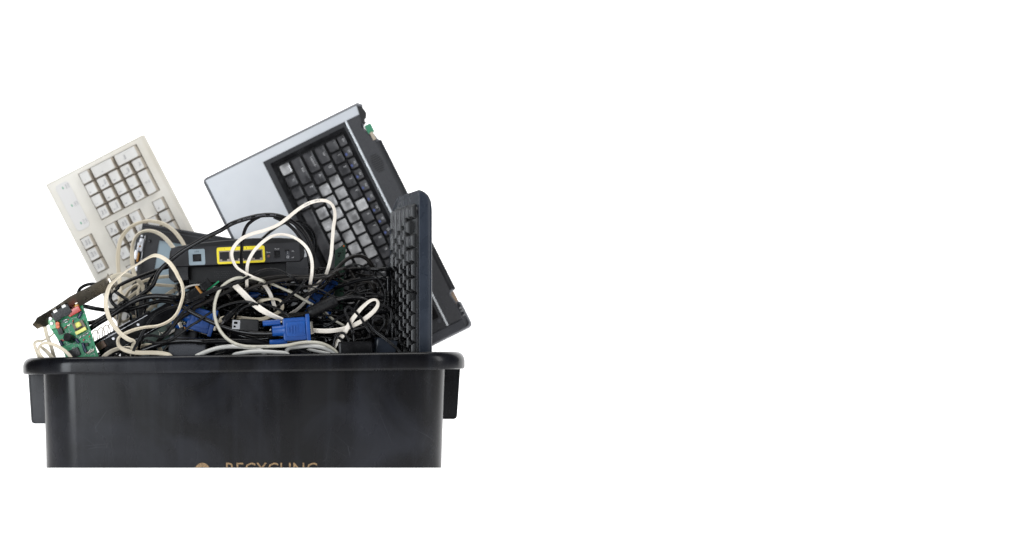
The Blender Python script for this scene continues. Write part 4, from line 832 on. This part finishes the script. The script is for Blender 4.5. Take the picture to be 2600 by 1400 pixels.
# --- the dark tangle underneath
for i in range(140):
    n_ = random.randint(6, 10); x_ = random.uniform(470, 960); y_ = random.uniform(715, 900); Yb = random.uniform(.10, .27); pts = []; a_ = random.uniform(0, 6.28)
    for j in range(n_):
        pts.append((min(985, max(455, x_)), min(940, max(722 - (38 if x_ > 780 else 0), y_)), min(.27, max(.085, Yb)), 1)); a_ += random.uniform(-1.3, 1.3)
        x_ += 62 * math.cos(a_); y_ += 30 * math.sin(a_); Yb += random.uniform(-.02, .02)
    cable('tangled_cable', 'black cable buried in the dark tangle at the bottom of the heap', pts, random.choice((2, 2.6, 3.4, 4.2, 5)), random.choice(('cable', 'cable_dusty', 'cable_gloss')), group='black cables buried in the dark tangle', sides=8)

for i in range(30):
    x_ = 262 + i * 24.5 + random.uniform(-15, 15); y_ = random.uniform(868, 915); Yb = random.uniform(.12, .24)
    pts = [(x_ - 60, y_ + 30, Yb, 1), (x_ - 30, y_ + random.uniform(-6, 10), Yb + .01, 1), (x_, y_ + random.uniform(-14, 4), Yb, 1), (x_ + 30, y_ + random.uniform(-8, 10), Yb - .01, 1), (x_ + 62, y_ + 34, Yb, 1)]
    cable('tangled_cable', 'black cable buried in the dark tangle at the bottom of the heap', pts, random.choice((4, 5.5, 7)), random.choice(('cable', 'cable_dusty')), group='black cables buried in the dark tangle', sides=8)

# ---------------------------------------------------------------- plugs and bricks
def vga(label, px, py, Y, ang, mname='blue', tilt=0):
    k = K(Y); f = frame(px, py, Y, ang, tilt)
    o = thing('monitor_plug', label, 'cable plug', f)
    Q = lambda *a: [v * k for v in a]
    bm = bmesh.new()
    slab(bm, *Q(-30, 30, -31, 28), -.007, .007, .003, .002); slab(bm, *Q(28.5, 39, -35, 35), -.008, .008, .001, .001)
    slab(bm, *Q(-22, 27, -20, 18), .0065, .0085, .004, .001)
    b0 = add_mesh('plug_body', bm, mname, o)
    bm = bmesh.new(); lathe(bm, Vector((*Q(-58, -2), 0)), Vector((*Q(-25, -2), 0)), [(0, 10 * k), (.05, 13.5 * k), (.8, 14.5 * k), (1, 17 * k)], 18); add_mesh('strain_relief', bm, mname, o)
    bm = bmesh.new()
    for i in range(3): slab(bm, *Q(-17 + i * 7.5, -13.5 + i * 7.5, -8 - (i > 0) * 4, 4 + (i > 0) * 4), .0084, .0104, .0006, .0006)
    plate(bm, *Q(7, 25, -14, 9), [Q(9, 23, -12, 7)], .0097, .0012)
    add_mesh('grip_rib', bm, mname, o)
    bm = bmesh.new(); slab(bm, *Q(38, 47, -17, 16), -.005, .005, .001, .001); add_mesh('metal_shell', bm, 'metal', o)
    for y, xa in ((19, -80), (-31, -66)):
        bm = bmesh.new(); lathe(bm, Vector((*Q(xa, y), 0)), Vector((*Q(xa + 45, y), 0)), [(0, 6 * k), (.02, 7.2 * k), (.96, 7.6 * k), (1, 6.5 * k)], 12); s = add_mesh('thumbscrew', bm, mname, o)
        bm = bmesh.new(); lathe(bm, Vector((*Q(xa + 45, y), 0)), Vector((*Q(28, y), 0)), [(0, 3 * k), (1, 3 * k)], 10); add_mesh('screw_shank', bm, 'metal', s)
    return o
vga('bright blue monitor plug lying frontmost just above the rim', 748, 835, .035, 4)
vga('blue monitor plug half buried under black cables left of the grey C-shaped cable', 508, 812, .085, -17)
o = vga('small blue monitor plug deep behind the white strips under the router', 690, 742, .19, 10)
vga('dark blue plug glimpsed beside the ferrite core under the tangle', 815, 745, .15, 75)
k = K(.065)
bm = bmesh.new(); pf = [(0, 9 * k), (.01, 14 * k), (.06, 15.5 * k)]
for i in range(9): s = .12 + i * .09; pf += [(s, 15.8 * k), (s + .03, 15.8 * k), (s + .035, 15.0 * k), (s + .055, 15.0 * k), (s + .06, 15.8 * k)]
pf += [(.97, 15.5 * k), (.99, 14 * k), (1, 8 * k)]
fr = thing('ferrite_core', 'ribbed black ferrite core on a cable above the blue plug', 'ferrite core', Matrix.Translation(P(818, 778, .065)))
lathe(bm, Vector(P(783, 797, .065)) - P(818, 778, .065), Vector(P(854, 761, .065)) - P(818, 778, .065), pf, 24); add_mesh('sleeve', bm, 'black_matte', fr, angle=25)
bm = bmesh.new()
for x, y in ((-29, 8), (26, 22)): slab(bm, x * k - 2 * k, x * k + 2 * k, y * k * .3 - 4 * k, y * k * .3 + 4 * k, 0, .001, .0004, .0003)
q = add_mesh('clip', bm, 'black', fr); q.matrix_local = Matrix.Translation((0, -.0087, 0)) @ Matrix.Rotation(math.radians(90), 4, 'X')
# barrel plug
k = K(.055); pp = thing('power_plug', 'black barrel power plug with ribbed sleeve pointing down left', 'cable plug', Matrix.Translation(P(585, 797, .055)))
c0 = P(585, 797, .055); bm = bmesh.new(); pf = [(0, 5 * k), (.02, 8.5 * k)]
for i in range(8): s = .05 + i * .055; pf += [(s, 9.2 * k), (s + .02, 9.2 * k), (s + .025, 8.5 * k), (s + .045, 8.5 * k)]
for i in range(6): s = .52 + i * .075; r_ = 8.0 - i * .9; pf += [(s, r_ * k), (s + .035, r_ * k), (s + .04, (r_ - 2) * k), (s + .065, (r_ - 2) * k)]
pf += [(1, 3 * k)]
lathe(bm, P(568, 817, .052) - c0, P(608, 776, .06) - c0, pf, 18); add_mesh('sleeve', bm, 'black', pp, angle=25)
bm = bmesh.new(); lathe(bm, P(562.5, 823, .051) - c0, P(569, 816, .052) - c0, [(0, 2 * k), (.1, 3 * k), (1, 3 * k)], 12); add_mesh('metal_tip', bm, 'metal_bright', pp)
# square usb plug
k = K(.045); us = thing('data_plug', 'small black square data plug with shiny metal end left of the blue plug', 'cable plug', frame(630, 826, .045, -3))
bm = bmesh.new(); slab(bm, *[v * k for v in (-21, 27, -15, 15)], -.007, .007, .0015, .0015); slab(bm, *[v * k for v in (-8, 16, -16, -12)], -.005, .0075, .001, .001); add_mesh('plug_body', bm, 'black_matte', us)
bm = bmesh.new(); plate(bm, *[v * k for v in (-40, -21, -12, 11)], [[v * k for v in (-37, -31, -8, -3)], [v * k for v in (-36, -27, 1, 7)]], .0055, .011); add_mesh('metal_shell', bm, 'metal_bright', us)
# dvi-like plug under the router
k = K(.07); dv = thing('adapter_plug', 'black adapter plug with amber contacts lying under the left router foot', 'cable plug', frame(507, 736, .07, 38))
bm = bmesh.new(); slab(bm, *[v * k for v in (6, 34, -11, 11)], -.006, .006, .0012, .001); slab(bm, *[v * k for v in (-36, 0, -14, 12)], -.007, .005, .0012, .001); add_mesh('plug_body', bm, 'black', dv)
bm = bmesh.new(); slab(bm, *[v * k for v in (-5, 1.5, -17, 13)], .004, .008, .0008, .0006); add_mesh('contact_block', bm, 'gold_contact', dv)
bm = bmesh.new(); slab(bm, *[v * k for v in (12, 52, -15, -11)], -.004, -.002, .0005, .0003); add_mesh('board_edge', bm, 'pcb', dv)
# usb plug left
k = K(.08); u2 = thing('data_plug', 'flat data plug with grey metal tongue left of the half buried blue plug', 'cable plug', frame(461, 832, .08, -68))
bm = bmesh.new(); slab(bm, *[v * k for v in (0, 20, -6, 6)], -.004, .004, .001, .001); add_mesh('plug_body', bm, 'black', u2)
bm = bmesh.new(); slab(bm, *[v * k for v in (-16, 0, -5, 5)], -.002, .002, .0006, .0005); add_mesh('metal_shell', bm, 'metal', u2)
bm = bmesh.new(); slab(bm, *[v * k for v in (1, 12, 5.5, 9)], -.002, .003, .0006, .0005); add_mesh('amber_strip', bm, 'gold_contact', u2)
def brick(label, px, py, Y, ang, w, h, m_, d=.05, nub=None, tilt=0, bev=.004):
    k = K(Y); o = thing('power_adapter', label, 'power adapter', frame(px, py, Y, ang, tilt))
    bm = bmesh.new(); slab(bm, -w / 2 * k, w / 2 * k, -h / 2 * k, h / 2 * k, -d, 0, .003, bev, seg=4); add_mesh('case', bm, m_, o)
    bm = bmesh.new(); plate(bm, -w / 2 * k + .006, w / 2 * k - .006, -h / 2 * k + .006, h / 2 * k - .006, [(-w / 2 * k + .007, w / 2 * k - .007, -h / 2 * k + .007, h / 2 * k - .007)], .0003, .0005); add_mesh('moulded_line', bm, m_, o)
    if nub:
        bm = bmesh.new(); x, y = nub; A = Vector((x * k, y * k, -.012)); pf = []
        for i in range(4): pf += [(i * .25, (6.5 - i * .8) * k), (i * .25 + .14, (6.5 - i * .8) * k), (i * .25 + .15, (5 - i * .8) * k), (i * .25 + .24, (5 - i * .8) * k)]
        lathe(bm, A, A + Vector((-1 * k, 24 * k, 0)), pf, 14); add_mesh('strain_relief', bm, 'black', o)
    return o
brick('black power adapter with ribbed cord exit on the rim beside the upright keyboard', 903, 902, .03, 1, 88, 70, 'black', nub=(-2, 30))
brick('bluish dark adapter leaning behind the wires at the right rim', 975, 905, .055, -12, 56, 90, 'bluegrey')
brick('speckled grey adapter brick at the rim under the thick black cable', 474, 905, .05, -4, 96, 96, 'speckle')
brick('smooth charcoal adapter standing behind the speckled one', 470, 860, .095, -10, 60, 70, 'charcoal')
brick('black adapter buried at the bottom of the tangle in the middle', 620, 895, .09, 5, 150, 60, 'black_matte')
